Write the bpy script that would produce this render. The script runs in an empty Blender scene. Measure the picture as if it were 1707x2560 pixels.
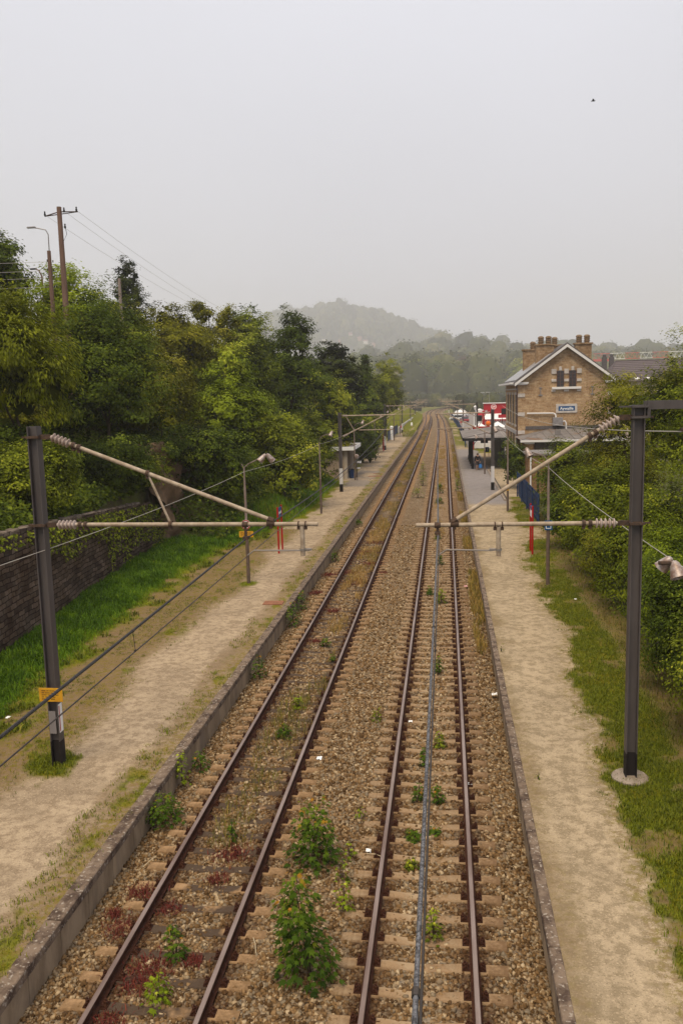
import bpy, bmesh, math, random
import numpy as np
from mathutils import Vector, Matrix
R = math.radians
sc = bpy.context.scene
C = sc.collection
# ------------------------------------------------------------------ camera
YAW, PITCH, ROLL, FPX = 0.12472146, 0.13807289, -0.02566520, 2093.06
_f = Vector((-math.sin(YAW), math.cos(YAW), 0)); _r = Vector((math.cos(YAW), math.sin(YAW), 0)); _u = Vector((0, 0, 1))
f2 = _f*math.cos(PITCH) - _u*math.sin(PITCH); u2 = _u*math.cos(PITCH) + _f*math.sin(PITCH)
r3 = _r*math.cos(ROLL) + u2*math.sin(ROLL); u3 = u2*math.cos(ROLL) - _r*math.sin(ROLL)
cd = bpy.data.cameras.new('camera'); cam = bpy.data.objects.new('camera', cd); C.objects.link(cam)
M = Matrix((r3, u3, -f2)).transposed().to_4x4(); M.translation = Vector((0, 0, 8.0)); cam.matrix_world = M
cd.sensor_fit = 'VERTICAL'; cd.sensor_height = 24; cd.sensor_width = 16; cd.lens = 24*FPX/2560
cd.clip_start = 0.05; cd.clip_end = 9000
sc.camera = cam
# ------------------------------------------------------------------ sky, sun, exposure
SUN_EL, SUN_AZ = 62, 200          # high soft sun veiled by cloud, behind the camera
w = bpy.data.worlds.new('World'); sc.world = w; w.use_nodes = True
nt = w.node_tree; N = nt.nodes; L = nt.links; N.clear()
sky = N.new('ShaderNodeTexSky'); sky.sky_type = 'NISHITA'; sky.sun_disc = False
sky.sun_elevation = R(SUN_EL); sky.sun_rotation = R(SUN_AZ); sky.dust_density = 3.0
hsv = N.new('ShaderNodeHueSaturation'); hsv.inputs['Saturation'].default_value = 0.35; L.new(sky.outputs[0], hsv.inputs['Color'])
tc = N.new('ShaderNodeTexCoord'); sep = N.new('ShaderNodeSeparateXYZ'); L.new(tc.outputs['Generated'], sep.inputs[0])
rp = N.new('ShaderNodeValToRGB'); L.new(sep.outputs['Z'], rp.inputs[0])      # cloud deck: a little brighter overhead
e = rp.color_ramp.elements; e[0].position = 0.0; e[0].color = (5.1, 5.1, 5.6, 1); e[1].position = 0.55; e[1].color = (7.15, 7.25, 7.95, 1)
nz = N.new('ShaderNodeTexNoise'); nz.inputs['Scale'].default_value = 1.6; nz.inputs['Detail'].default_value = 2; L.new(tc.outputs['Generated'], nz.inputs['Vector'])
mr = N.new('ShaderNodeMapRange'); L.new(nz.outputs[0], mr.inputs[0]); mr.inputs[1].default_value = .3; mr.inputs[2].default_value = .7
mr.inputs[3].default_value = .94; mr.inputs[4].default_value = 1.06
mul = N.new('ShaderNodeVectorMath'); mul.operation = 'SCALE'; L.new(rp.outputs[0], mul.inputs[0]); L.new(mr.outputs[0], mul.inputs['Scale'])
mx = N.new('ShaderNodeMixRGB'); mx.inputs[0].default_value = 0.88; L.new(hsv.outputs[0], mx.inputs[1]); L.new(mul.outputs[0], mx.inputs[2])
bg = N.new('ShaderNodeBackground'); bg.inputs[1].default_value = 0.064; L.new(mx.outputs[0], bg.inputs[0])
wo = N.new('ShaderNodeOutputWorld'); L.new(bg.outputs[0], wo.inputs[0])
sl = bpy.data.lights.new('sun', 'SUN'); sl.energy = 1.5; sl.angle = R(32); sl.color = (1.0, .85, .60)
so = bpy.data.objects.new('sun', sl); C.objects.link(so)
_d = Vector((math.sin(R(SUN_AZ))*math.cos(R(SUN_EL)), math.cos(R(SUN_AZ))*math.cos(R(SUN_EL)), math.sin(R(SUN_EL))))
so.rotation_euler = _d.to_track_quat('Z', 'Y').to_euler(); so.location = (0, -20, 60)
sc.view_settings.view_transform = 'Standard'; sc.view_settings.look = 'None'; sc.view_settings.gamma = 1
sc.view_settings.exposure = 1.0; sc.view_settings.use_curve_mapping = False
cy = sc.cycles; cy.max_bounces = 7; cy.diffuse_bounces = 3; cy.glossy_bounces = 2; cy.transmission_bounces = 4
cy.transparent_max_bounces = 6; cy.volume_bounces = 2; cy.use_denoising = True; cy.caustics_reflective = False; cy.caustics_refractive = False
rng = np.random.default_rng(7); random.seed(7)

# ------------------------------------------------------------------ materials
def mat(name, col, rough=.8, col2=None, scale=4.0, detail=5, lo=.35, hi=.65, metal=0, bump=0, bscale=None, stretch=None, spec=.12, col3=None, s3=.7, t3=(.55, .7)):
    m = bpy.data.materials.new(name); m.use_nodes = True; t = m.node_tree; n = t.nodes; l = t.links
    p = n['Principled BSDF']; p.inputs['Roughness'].default_value = rough; p.inputs['Metallic'].default_value = metal
    p.inputs['Specular IOR Level'].default_value = spec; p.inputs['Base Color'].default_value = (*col, 1)
    if col2 is not None or bump:
        tx = n.new('ShaderNodeTexCoord'); mp = n.new('ShaderNodeMapping'); l.new(tx.outputs['Object'], mp.inputs[0])
        if stretch: mp.inputs['Scale'].default_value = stretch
    if col2 is not None:
        z = n.new('ShaderNodeTexNoise'); z.inputs['Scale'].default_value = scale; z.inputs['Detail'].default_value = detail; z.inputs['Roughness'].default_value = .65
        l.new(mp.outputs[0], z.inputs['Vector'])
        r = n.new('ShaderNodeValToRGB'); e = r.color_ramp.elements; e[0].position = lo; e[0].color = (*col, 1); e[1].position = hi; e[1].color = (*col2, 1)
        l.new(z.outputs[0], r.inputs[0]); out = r.outputs[0]
        if col3 is not None:
            z3 = n.new('ShaderNodeTexNoise'); z3.inputs['Scale'].default_value = s3; z3.inputs['Detail'].default_value = 6; l.new(mp.outputs[0], z3.inputs['Vector'])
            m3 = n.new('ShaderNodeMapRange'); l.new(z3.outputs[0], m3.inputs[0]); m3.inputs[1].default_value = t3[0]; m3.inputs[2].default_value = t3[1]
            mm = n.new('ShaderNodeMixRGB'); l.new(m3.outputs[0], mm.inputs[0]); l.new(out, mm.inputs[1]); mm.inputs[2].default_value = (*col3, 1); out = mm.outputs[0]
        l.new(out, p.inputs['Base Color'])
    if bump:
        zb = n.new('ShaderNodeTexNoise'); zb.inputs['Scale'].default_value = bscale or scale*4; zb.inputs['Detail'].default_value = 4; l.new(mp.outputs[0], zb.inputs['Vector'])
        b = n.new('ShaderNodeBump'); b.inputs['Strength'].default_value = bump; b.inputs['Distance'].default_value = .03; l.new(zb.outputs[0], b.inputs['Height']); l.new(b.outputs[0], p.inputs['Normal'])
    return m
def ramp_mat(name, attr, stops, rough=.75, transl=0.0, island=False, spec=.06):
    """colour from a per-face attribute (or a random value per loose piece)"""
    m = bpy.data.materials.new(name); m.use_nodes = True; t = m.node_tree; n = t.nodes; l = t.links
    p = n['Principled BSDF']; p.inputs['Roughness'].default_value = rough; p.inputs['Specular IOR Level'].default_value = spec
    r = n.new('ShaderNodeValToRGB'); e = r.color_ramp.elements
    while len(e) < len(stops): e.new(.5)
    for k, (pos, c) in enumerate(stops): e[k].position = pos; e[k].color = (*c, 1)
    if island: g = n.new('ShaderNodeNewGeometry'); l.new(g.outputs['Random Per Island'], r.inputs[0])
    else: a = n.new('ShaderNodeAttribute'); a.attribute_name = attr; l.new(a.outputs['Fac'], r.inputs[0])
    l.new(r.outputs[0], p.inputs['Base Color'])
    if transl:
        tb = n.new('ShaderNodeBsdfTranslucent'); l.new(r.outputs[0], tb.inputs[0]); ms = n.new('ShaderNodeMixShader'); ms.inputs[0].default_value = transl
        l.new(p.outputs[0], ms.inputs[1]); l.new(tb.outputs[0], ms.inputs[2]); l.new(ms.outputs[0], n['Material Output'].inputs[0])
    return m
def brick_mat(name, c1, c2, mortar, sx=.22, sy=.075, axis='X', stain=None, warp=0):
    m = bpy.data.materials.new(name); m.use_nodes = True; t = m.node_tree; n = t.nodes; l = t.links
    p = n['Principled BSDF']; p.inputs['Roughness'].default_value = .9; p.inputs['Specular IOR Level'].default_value = .05
    tx = n.new('ShaderNodeTexCoord'); s = n.new('ShaderNodeSeparateXYZ'); l.new(tx.outputs['Object'], s.inputs[0])
    ad = n.new('ShaderNodeMath'); ad.operation = 'ADD'; l.new(s.outputs['X'], ad.inputs[0]); l.new(s.outputs['Y'], ad.inputs[1])
    cm = n.new('ShaderNodeCombineXYZ'); l.new(ad.outputs[0], cm.inputs[0]); l.new(s.outputs['Z'], cm.inputs[1])
    cv = cm.outputs[0]
    if warp:
        wz = n.new('ShaderNodeTexNoise'); wz.inputs['Scale'].default_value = 2.3; wz.inputs['Detail'].default_value = 3; l.new(tx.outputs['Object'], wz.inputs[0]); wm = n.new('ShaderNodeVectorMath'); wm.operation = 'MULTIPLY_ADD'; l.new(wz.outputs['Color'], wm.inputs[0]); wm.inputs[1].default_value = (warp*2, warp*2, 0); l.new(cv, wm.inputs[2]); cv = wm.outputs[0]
    b = n.new('ShaderNodeTexBrick'); l.new(cv, b.inputs[0]); b.inputs['Color1'].default_value = (*c1, 1); b.inputs['Color2'].default_value = (*c2, 1); b.inputs['Mortar'].default_value = (*mortar, 1)
    b.inputs['Scale'].default_value = 1; b.inputs['Brick Width'].default_value = sx; b.inputs['Row Height'].default_value = sy; b.inputs['Mortar Size'].default_value = sy*.09
    z = n.new('ShaderNodeTexNoise'); z.inputs['Scale'].default_value = 1.1; z.inputs['Detail'].default_value = 8; z.inputs['Roughness'].default_value = .75; l.new(tx.outputs['Object'], z.inputs[0])
    mr = n.new('ShaderNodeMapRange'); l.new(z.outputs[0], mr.inputs[0]); mr.inputs[1].default_value = .35; mr.inputs[2].default_value = .68
    mm = n.new('ShaderNodeMixRGB'); mm.blend_type = 'MULTIPLY'; l.new(mr.outputs[0], mm.inputs[0]); l.new(b.outputs[0], mm.inputs[1]); mm.inputs[2].default_value = (*(stain or (.55, .5, .45)), 1)
    z2 = n.new('ShaderNodeTexNoise'); z2.inputs['Scale'].default_value = 5; z2.inputs['Detail'].default_value = 6; z2.inputs['Roughness'].default_value = .8; l.new(tx.outputs['Object'], z2.inputs[0])
    m2 = n.new('ShaderNodeMapRange'); l.new(z2.outputs[0], m2.inputs[0]); m2.inputs[1].default_value = .44; m2.inputs[2].default_value = .58; m2.inputs[4].default_value = .8
    mq = n.new('ShaderNodeMixRGB'); mq.blend_type = 'MULTIPLY'; l.new(m2.outputs[0], mq.inputs[0]); l.new(mm.outputs[0], mq.inputs[1]); mq.inputs[2].default_value = (.68, .6, .52, 1)
    l.new(mq.outputs[0], p.inputs['Base Color'])
    bp = n.new('ShaderNodeBump'); bp.inputs['Strength'].default_value = .5; bp.inputs['Distance'].default_value = .02; l.new(b.outputs['Fac'], bp.inputs['Height']); bp.invert = True; l.new(bp.outputs[0], p.inputs['Normal'])
    return m

# ------------------------------------------------------------------ mesh helpers
class MB:
    def __init__(s): s.v = []; s.f = []; s.m = []
    def add(s, vs, fs, mi=0):
        o = len(s.v); s.v += [tuple(v) for v in vs]; s.f += [tuple(i+o for i in f) for f in fs]; s.m += [mi]*len(fs); return s
    def box(s, c, d, rot=None, mi=0, taper=1.0):
        x, y, z = d[0]/2, d[1]/2, d[2]/2; k = taper
        vs = [Vector(p) for p in ((-x,-y,-z),(x,-y,-z),(x,y,-z),(-x,y,-z),(-x*k,-y*k,z),(x*k,-y*k,z),(x*k,y*k,z),(-x*k,y*k,z))]
        if rot is not None: vs = [rot @ v for v in vs]
        return s.add([v+Vector(c) for v in vs], [(3,2,1,0),(4,5,6,7),(0,1,5,4),(1,2,6,5),(2,3,7,6),(3,0,4,7)], mi)
    def tube(s, pts, rad, n=8, mi=0, cap=True):
        pts = [Vector(p) for p in pts]; rad = rad if hasattr(rad, '__len__') else [rad]*len(pts); rings = []
        for i, p in enumerate(pts):
            d = (pts[min(i+1, len(pts)-1)] - pts[max(i-1, 0)]).normalized()
            a = d.cross(Vector((0, 0, 1)) if abs(d.z) < .95 else Vector((1, 0, 0))).normalized(); b = a.cross(d)
            rings.append([p + (a*math.cos(2*math.pi*k/n) + b*math.sin(2*math.pi*k/n))*rad[i] for k in range(n)])
        vs = [v for r in rings for v in r]; fs = []
        for i in range(len(pts)-1):
            for k in range(n): fs.append((i*n+k, (i+1)*n+k, (i+1)*n+(k+1) % n, i*n+(k+1) % n))
        if cap: fs += [tuple(range(n)), tuple(reversed(range((len(pts)-1)*n, len(pts)*n)))]
        return s.add(vs, fs, mi)
    def lathe(s, prof, base, axis=(0, 0, 1), n=14, mi=0):
        ax = Vector(axis).normalized(); base = Vector(base); q = ax.to_track_quat('Z', 'Y'); vs = []
        for (r, h) in prof:
            for k in range(n): vs.append(base + q @ Vector((r*math.cos(2*math.pi*k/n), r*math.sin(2*math.pi*k/n), h)))
        fs = [(i*n+k, i*n+(k+1) % n, (i+1)*n+(k+1) % n, (i+1)*n+k) for i in range(len(prof)-1) for k in range(n)]
        return s.add(vs, fs, mi)
    def poly(s, pts, thick, mi=0):
        """flat polygon (list of 3d points) given a thickness vector"""
        t = Vector(thick); a = [Vector(p) for p in pts]; n = len(a)
        return s.add(a + [p+t for p in a], [tuple(range(n)), tuple(reversed(range(n, 2*n)))] + [((i+1) % n, i, n+i, n+(i+1) % n) for i in range(n)], mi)
    def build(s, name, mats, parent=None, smooth=False, bevel=0, loc=None):
        me = bpy.data.meshes.new(name); me.from_pydata(s.v, [], s.f)
        for m in (mats if isinstance(mats, (list, tuple)) else [mats]): me.materials.append(m)
        me.polygons.foreach_set('material_index', s.m)
        bm = bmesh.new(); bm.from_mesh(me); bmesh.ops.recalc_face_normals(bm, faces=bm.faces)
        if bevel: bmesh.ops.bevel(bm, geom=list(bm.edges), offset=bevel, segments=1, affect='EDGES', clamp_overlap=True)
        bm.to_mesh(me); bm.free()
        if smooth:
            me.polygons.foreach_set('use_smooth', [True]*len(me.polygons)); me.set_sharp_from_angle(angle=R(40))
        o = bpy.data.objects.new(name, me); C.objects.link(o)
        if parent: o.parent = parent
        if loc: o.location = loc
        return o
def tag(o, label, cat=None, group=None, kind=None):
    o['label'] = label
    if cat: o['category'] = cat
    if group: o['group'] = group
    if kind: o['kind'] = kind
    return o
def struct(o): o['kind'] = 'structure'; return o
def thing(name, loc, label, cat, group=None, rz=0):
    o = bpy.data.objects.new(name, None); C.objects.link(o); o.location = loc; o.rotation_euler = (0, 0, rz); o.empty_display_size = .2
    return tag(o, label, cat, group)
def copy_tree(o, parent=None):
    c = o.copy(); C.objects.link(c)
    if parent: c.parent = parent
    for ch in list(o.children): copy_tree(ch, c)
    return c
def npmesh(name, V, F, mats, attr=None, parent=None, smooth=False, loc=None, vattr=None):
    V = np.asarray(V, np.float32); F = np.asarray(F, np.int32); k = F.shape[1]
    me = bpy.data.meshes.new(name); me.vertices.add(len(V)); me.vertices.foreach_set('co', V.ravel())
    me.loops.add(F.size); me.loops.foreach_set('vertex_index', F.ravel()); me.polygons.add(len(F))
    me.polygons.foreach_set('loop_start', np.arange(len(F), dtype=np.int32)*k)
    me.update(calc_edges=True)
    for m in (mats if isinstance(mats, (list, tuple)) else [mats]): me.materials.append(m)
    if attr:
        for nm, d in attr.items(): a = me.attributes.new(nm, 'FLOAT', 'FACE'); a.data.foreach_set('value', np.asarray(d, np.float32))
    if vattr:
        for nm, d in vattr.items(): a = me.attributes.new(nm, 'FLOAT', 'POINT'); a.data.foreach_set('value', np.asarray(d, np.float32))
    if smooth: me.polygons.foreach_set('use_smooth', np.ones(len(F), bool))
    o = bpy.data.objects.new(name, me); C.objects.link(o)
    if parent: o.parent = parent
    if loc: o.location = loc
    return o
def grid_faces(nu, nv):
    i = np.arange(nu-1)[:, None]; j = np.arange(nv-1)[None]; a = i*nv + j
    return np.stack([a, a+nv, a+nv+1, a+1], -1).reshape(-1, 4)
def vnoise(x, y, seed=0):
    """smooth value noise"""
    xi = np.floor(x).astype(np.int64); yi = np.floor(y).astype(np.int64); fx = x-xi; fy = y-yi; fx = fx*fx*(3-2*fx); fy = fy*fy*(3-2*fy)
    def h(a, b):
        n = (a*374761393 + b*668265263 + seed*1274126177) & 0x7fffffff; n = ((n ^ (n >> 13))*1274126177) & 0x7fffffff; n = n ^ (n >> 16)
        return (n & 0xffff)/65535.0
    return (h(xi, yi)*(1-fx)+h(xi+1, yi)*fx)*(1-fy) + (h(xi, yi+1)*(1-fx)+h(xi+1, yi+1)*fx)*fy
def fbm(x, y, seed=0, o=4):
    s = 0; a = .5; t = 0
    for k in range(o): s = s + a*vnoise(x*2**k, y*2**k, seed+k*17); t += a; a *= .55
    return s/t
def text_mesh(name, txt, size, matl, parent, mw, ext=.004):
    cu = bpy.data.curves.new(name, 'FONT'); cu.body = txt; cu.size = size; cu.align_x = 'CENTER'; cu.align_y = 'CENTER'; cu.extrude = ext
    cu.offset = size*.018
    t = bpy.data.objects.new(name+'_tmp', cu); C.objects.link(t); dg = bpy.context.evaluated_depsgraph_get(); dg.update()
    me = bpy.data.meshes.new_from_object(t.evaluated_get(dg)); bpy.data.objects.remove(t); me.materials.clear(); me.materials.append(matl)
    o = bpy.data.objects.new(name, me); C.objects.link(o); o.parent = parent; o.matrix_local = mw; return o
def smooth01(t): t = np.clip(t, 0, 1); return t*t*(3-2*t)
# ================================================================== the line of the railway
XL, XR, GAUGE = -4.02, -0.39, 1.505
PATH = [(0, -12), (0, 4), (0, 60), (0, 120), (-.05, 150), (-.2, 185), (-.85, 255), (-2.3, 325), (-2.7, 385), (-.9, 432), (3.2, 466), (10, 490), (21, 508), (38, 520), (60, 526)]
def _catmull(P, step=3.0):
    out = []
    for i in range(len(P)-1):
        p0 = P[max(i-1, 0)]; p1 = P[i]; p2 = P[i+1]; p3 = P[min(i+2, len(P)-1)]; n = max(2, int(math.dist(p1, p2)/step))
        for k in range(n):
            t = k/n; q = []
            for a, b, c_, d in zip(p0, p1, p2, p3):
                q.append(b + .5*t*(c_-a + t*(2*a-5*b+4*c_-d + t*(3*(b-c_)+d-a))))
            out.append(q)
    out.append(list(P[-1])); return np.array(out)
LINE = _catmull(PATH)
_t = np.gradient(LINE, axis=0); _t /= np.linalg.norm(_t, axis=1)[:, None]; LN = np.stack([_t[:, 1], -_t[:, 0]], 1)     # to the right
def along(off, z=0.0): p = LINE + LN*off; return [Vector((a, b, z)) for a, b in p]
def at(off, Y, z=0.0):
    i = int(np.argmin(abs(LINE[:, 1]-Y))); p = LINE[i] + LN[i]*off; return Vector((p[0], Y if Y < 400 else p[1], z))

# ------------------------------------------------------------------ ground-type materials
def ground_mat(name, sand, sand2, dirt, grassc, asphalt=None):
    """compacted gravel path with bare earth and turf; where each lies comes from the mesh"""
    m = bpy.data.materials.new(name); m.use_nodes = True; t = m.node_tree; n = t.nodes; l = t.links
    p = n['Principled BSDF']; p.inputs['Roughness'].default_value = .95; p.inputs['Specular IOR Level'].default_value = .03
    tx = n.new('ShaderNodeTexCoord')
    def noise(scale, det=6, rough=.65, st=None):
        z = n.new('ShaderNodeTexNoise'); z.inputs['Scale'].default_value = scale; z.inputs['Detail'].default_value = det; z.inputs['Roughness'].default_value = rough
        if st: mp = n.new('ShaderNodeMapping'); mp.inputs['Scale'].default_value = st; l.new(tx.outputs['Object'], mp.inputs[0]); l.new(mp.outputs[0], z.inputs[0])
        else: l.new(tx.outputs['Object'], z.inputs[0])
        return z.outputs[0]
    def rng_(s, a, b, c=0, d=1):
        r = n.new('ShaderNodeMapRange'); l.new(s, r.inputs[0]); r.inputs[1].default_value = a; r.inputs[2].default_value = b; r.inputs[3].default_value = c; r.inputs[4].default_value = d; return r.outputs[0]
    def mix(f, a, b, mode='MIX'):
        r = n.new('ShaderNodeMixRGB'); r.blend_type = mode
        if hasattr(f, 'links'): l.new(f, r.inputs[0])
        else: r.inputs[0].default_value = f
        for k, v in ((1, a), (2, b)):
            if hasattr(v, 'links'): l.new(v, r.inputs[k])
            else: r.inputs[k].default_value = (*v, 1)
        return r.outputs[0]
    def attr(nm): a = n.new('ShaderNodeAttribute'); a.attribute_name = nm; return a.outputs['Fac']
    c = mix(rng_(noise(4.6, 7, .7), .445, .565), sand, sand2); c = mix(rng_(noise(.55, 6, .7), .45, .62, 0, .6), c, tuple(v*.8 for v in sand2))
    c = mix(rng_(noise(26, 3, .6), .56, .66, 0, .45), c, tuple(v*1.4 for v in sand))          # pale pebbles
    c = mix(rng_(noise(33, 3, .6), .56, .66, 0, .6), c, tuple(v*.55 for v in sand2))    # dark pebbles
    dn = mix(rng_(noise(7, 7, .75), .35, .65), dirt, tuple(v*.62 for v in dirt))
    c = mix(attr('dirt'), c, dn)
    if asphalt:
        an = mix(rng_(noise(2.2, 8, .75), .35, .68), asphalt, tuple(v*1.35 for v in asphalt))
        c = mix(attr('asphalt'), c, an)
    gn = mix(rng_(noise(9, 7, .8), .44, .57), grassc, tuple(v*.42 for v in grassc))
    gn = mix(rng_(noise(1.3, 5, .6), .45, .62, 0, .75), gn, (grassc[0]*1.25, grassc[1]*.92, grassc[2]*.9))
    sp_ = n.new('ShaderNodeMath'); sp_.operation = 'MULTIPLY'; l.new(attr('sparse'), sp_.inputs[0]); l.new(rng_(noise(7.5, 8, .8), .47, .53), sp_.inputs[1]); c = mix(sp_.outputs[0], c, mix(rng_(noise(11, 5, .7), .42, .6), (grassc[0]*1.1, grassc[1]*.8, grassc[2]), dirt)); c = mix(attr('grass'), c, gn)
    l.new(c, p.inputs['Base Color'])
    b = n.new('ShaderNodeBump'); b.inputs['Strength'].default_value = .55; b.inputs['Distance'].default_value = .03; l.new(noise(30, 5, .7), b.inputs['Height']); l.new(b.outputs[0], p.inputs['Normal'])
    return m
SAND, SAND2, DIRT = (.50, .37, .235), (.325, .235, .15), (.25, .165, .09)
M_platL = ground_mat('trodden_gravel', (.415, .318, .215), (.275, .204, .135), (.21, .135, .07), (.15, .165, .008), (.17, .145, .125))
M_platR = ground_mat('sandy_gravel', (.42, .325, .215), (.275, .21, .133), (.21, .14, .073), (.14, .155, .010), (.20, .175, .165))
M_field = mat('rough_grass', (.16, .155, .03), .95, (.07, .085, .016), .35, 8, .38, .62, col3=(.24, .185, .05), s3=.06)
M_bank = mat('bank_soil', (.075, .085, .016), .95, (.05, .04, .018), .8, 8, .4, .6)
# ------------------------------------------------------------------ ground sheet to the horizon
struct(MB().add([(-4000, -300, -.62), (4000, -300, -.62), (4000, 5200, -.62), (-4000, 5200, -.62)], [(0, 1, 2, 3)]).build('ground', M_field))
def interp(Y, pts): return np.interp(Y, [p[0] for p in pts], [p[1] for p in pts])
GL = [(4, -9.5), (13, -9.3), (16.5, -9.9), (21, -10.6), (33, -11.1), (41, -10.9), (46, -9.6), (54, -8.5), (66, -8.7), (75, -8.95), (95, -9.3), (130, -9.6), (160, -9.3), (172, -8.4), (178, -7.2), (200, -6.4), (300, -6.4)]
GR = [(4, 2.85), (11.3, 2.95), (18.4, 3.25), (26.4, 3.56), (32.5, 3.62), (40.5, 3.7), (46, 4.3), (54, 4.15), (62, 4.5), (70, 4.2), (110, 4.2), (125, 2.6), (300, 2.2)]
YS = [4.0]
while YS[-1] < 300: YS.append(YS[-1] + max(.13, .0075*YS[-1]))
YS = np.array(YS)
# left platform: sheet from the coping to the foot of the wall / bank
WALLX = lambda Y: np.interp(Y, [4, 15, 22.4, 34.4, 42, 48], [-11.6, -12.4, -13.06, -14.25, -14.7, -14.9])
us = np.linspace(0, 1, 72); ed = -5.99
XX = []; 
for Y in YS:
    xb = min(WALLX(Y)-.6, -13.2) if Y < 46 else np.interp(Y, [46, 56, 120, 300], [-15.5, -12.5, -12.5, -13.5])
    XX.append(ed + (xb-ed)*us**1.15)
XX = np.array(XX) + np.interp(YS, LINE[:, 1], LINE[:, 0])[:, None]*(YS[:, None] > 185); YY = np.repeat(YS[:, None], len(us), 1)
def left_masks(X, Y):
    n1 = fbm(X*1.1, Y*.8, 3); n2 = fbm(X*3.5, Y*2.6, 9); n3 = fbm(X*.35, Y*.22, 5)
    ge = interp(Y, GL)
    g = smooth01((ge - X + (n1-.5)*2.2 + (n2-.5)*.7)/.5)                       # tall verge
    mid = smooth01((-8.2-X + (n3-.5)*1.4)/1.0)*(Y < 48)                        # earth with sparse turf between path and verge
    spars = mid*smooth01((n1*.55+n2*.45-.62)/.04)*.8
    edge = smooth01((X+6.75+(n3-.5)*.9)/.25)*smooth01((n1*.4+n2*.6-.57)/.05)*.8  # weeds behind the coping
    mast = smooth01((.72+(n1-.5)*1.5+(n2-.5)*.6-np.hypot((X+8.45)/.9, (Y-16.2)/1.3))/.3)
    lamp = smooth01((.55+(n1-.5)*.7-np.hypot(X+8.25, Y-33.6))/.3)
    far = smooth01((Y-150)/20)*smooth01((X+7.4+(n1-.5)*2)/.5)*.9
    # a patch at the bottom left
    pt = smooth01((1.0+(n1-.5)*1.4-np.hypot((X+9.6)/1.0, (Y-12.2)/1.2))/.3)
    zone = np.clip(np.maximum(mid*(.35+.9*n3), smooth01((X+6.7+(n3-.5)*.9)/.4)*.8), 0, 1)*smooth01((.95-g)/.3)
    return np.clip(np.maximum.reduce([g, spars, edge, mast, lamp, far, pt]), 0, 1), np.clip(np.maximum(mid*.8, smooth01((X+6.9+(n1-.5)*.8)/.3)*.5), 0, 1), g, zone
gL, dL, tallL, zL = left_masks(XX, YY)
ZZ = .30 + .02*(fbm(XX*.8, YY*.8, 1)-.5) + np.where(YY < 46, .25*smooth01((-10.5-XX)/3), .55*np.clip(interp(YY, GL)-1.0-XX, 0, 9))
asL = smooth01((YY-70)/1.0)*smooth01((92-YY)/1.0)*smooth01((fbm(XX*.4, YY*.25, 8)-.38)/.1)*smooth01((XX+8.9)/.3)*.8
struct(npmesh('platform', np.stack([XX, YY, ZZ], -1).reshape(-1, 3), grid_faces(len(YS), len(us)), M_platL, smooth=True, vattr={'grass': gL.ravel(), 'dirt': dL.ravel(), 'asphalt': asL.ravel(), 'sparse': zL.ravel()}))
# right platform
us2 = np.linspace(0, 1, 60); X2 = []
for Y in YS: X2.append(1.535 + ((6.0 if Y < 120 else 3.2)-1.535)*us2)
X2 = np.array(X2) + np.interp(YS, LINE[:, 1], LINE[:, 0])[:, None]*(YS[:, None] > 185); Y2 = np.repeat(YS[:, None], len(us2), 1)
def right_masks(X, Y):
    n1 = fbm(X*1.2, Y*.9, 23); n2 = fbm(X*3.8, Y*3.0, 29); n3 = fbm(X*.5, Y*.3, 31)
    ge = interp(Y, GR)
    g = smooth01((X - ge + (n1-.5)*1.1 + (n2-.5)*.5)/.28)*np.where(Y < 62, 1, np.where(Y > 108, 1, .0))
    dry = smooth01((X - (4.35+.018*Y) + (n1-.5)*.9)/.4)*(Y < 60)
    bald = smooth01((fbm(X*1.7, Y*1.5, 41)-.585)/.05)
    lane = smooth01((1-abs(Y-45.5-(X-4)*.6)/2.2+(n1-.5)*.6)/.25)*(X > 3.9)            # worn side path beside the fence
    far = smooth01((Y-118)/12)*smooth01((n3-.35)/.15)*.9
    return np.clip(np.maximum(g*(1-.75*dry)*(1-.8*bald)*(1-lane), far), 0, 1), np.clip(np.maximum.reduce([dry, bald*g, smooth01((2.0+(n1-.5)*1.1-X)/.7)*.6]), 0, 1), np.clip(smooth01((X-ge+.5+(n1-.5)*1.1)/.5)*.7*(Y < 60)+.25*smooth01((2.0+(n1-.5)-X)/.4), 0, 1)
gR, dR, tR = right_masks(X2, Y2)
n_ = fbm(X2*.7, Y2*.4, 33)
asR = np.clip(smooth01((Y2-57+(n_-.5)*3)/2)*smooth01((4.4-X2)/.15)*smooth01((118-Y2)/4), 0, 1)
Z2 = .30 + .02*(fbm(X2*.8, Y2*.8, 2)-.5)
struct(npmesh('platform', np.stack([X2, Y2, Z2], -1).reshape(-1, 3), grid_faces(len(YS), len(us2)), M_platR, smooth=True, vattr={'grass': gR.ravel(), 'dirt': dR.ravel(), 'asphalt': asR.ravel(), 'sparse': tR.ravel()}))
# land right of the hedge, the station yard
M_yard = mat('yard_asphalt', (.19, .165, .15), .9, (.26, .23, .21), 1.2, 8)
struct(MB().box((34, 32, -.17), (55.99, 120, .9)).build('ground', M_bank))
struct(MB().add([(4.2, 104, .262), (60, 104, .262), (60, 330, .262), (4.2, 330, .262)], [(0, 1, 2, 3)]).build('car_park', M_yard))
struct(MB().add([(3.0, 104, .22), (3.0, 330, .22), (60, 330, .22), (60, 92.5, .22), (6.01, 92.5, .22), (6.01, 104, .22)], [(0, 1, 2, 3, 4, 5)]).build('yard_base', M_yard))
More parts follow.
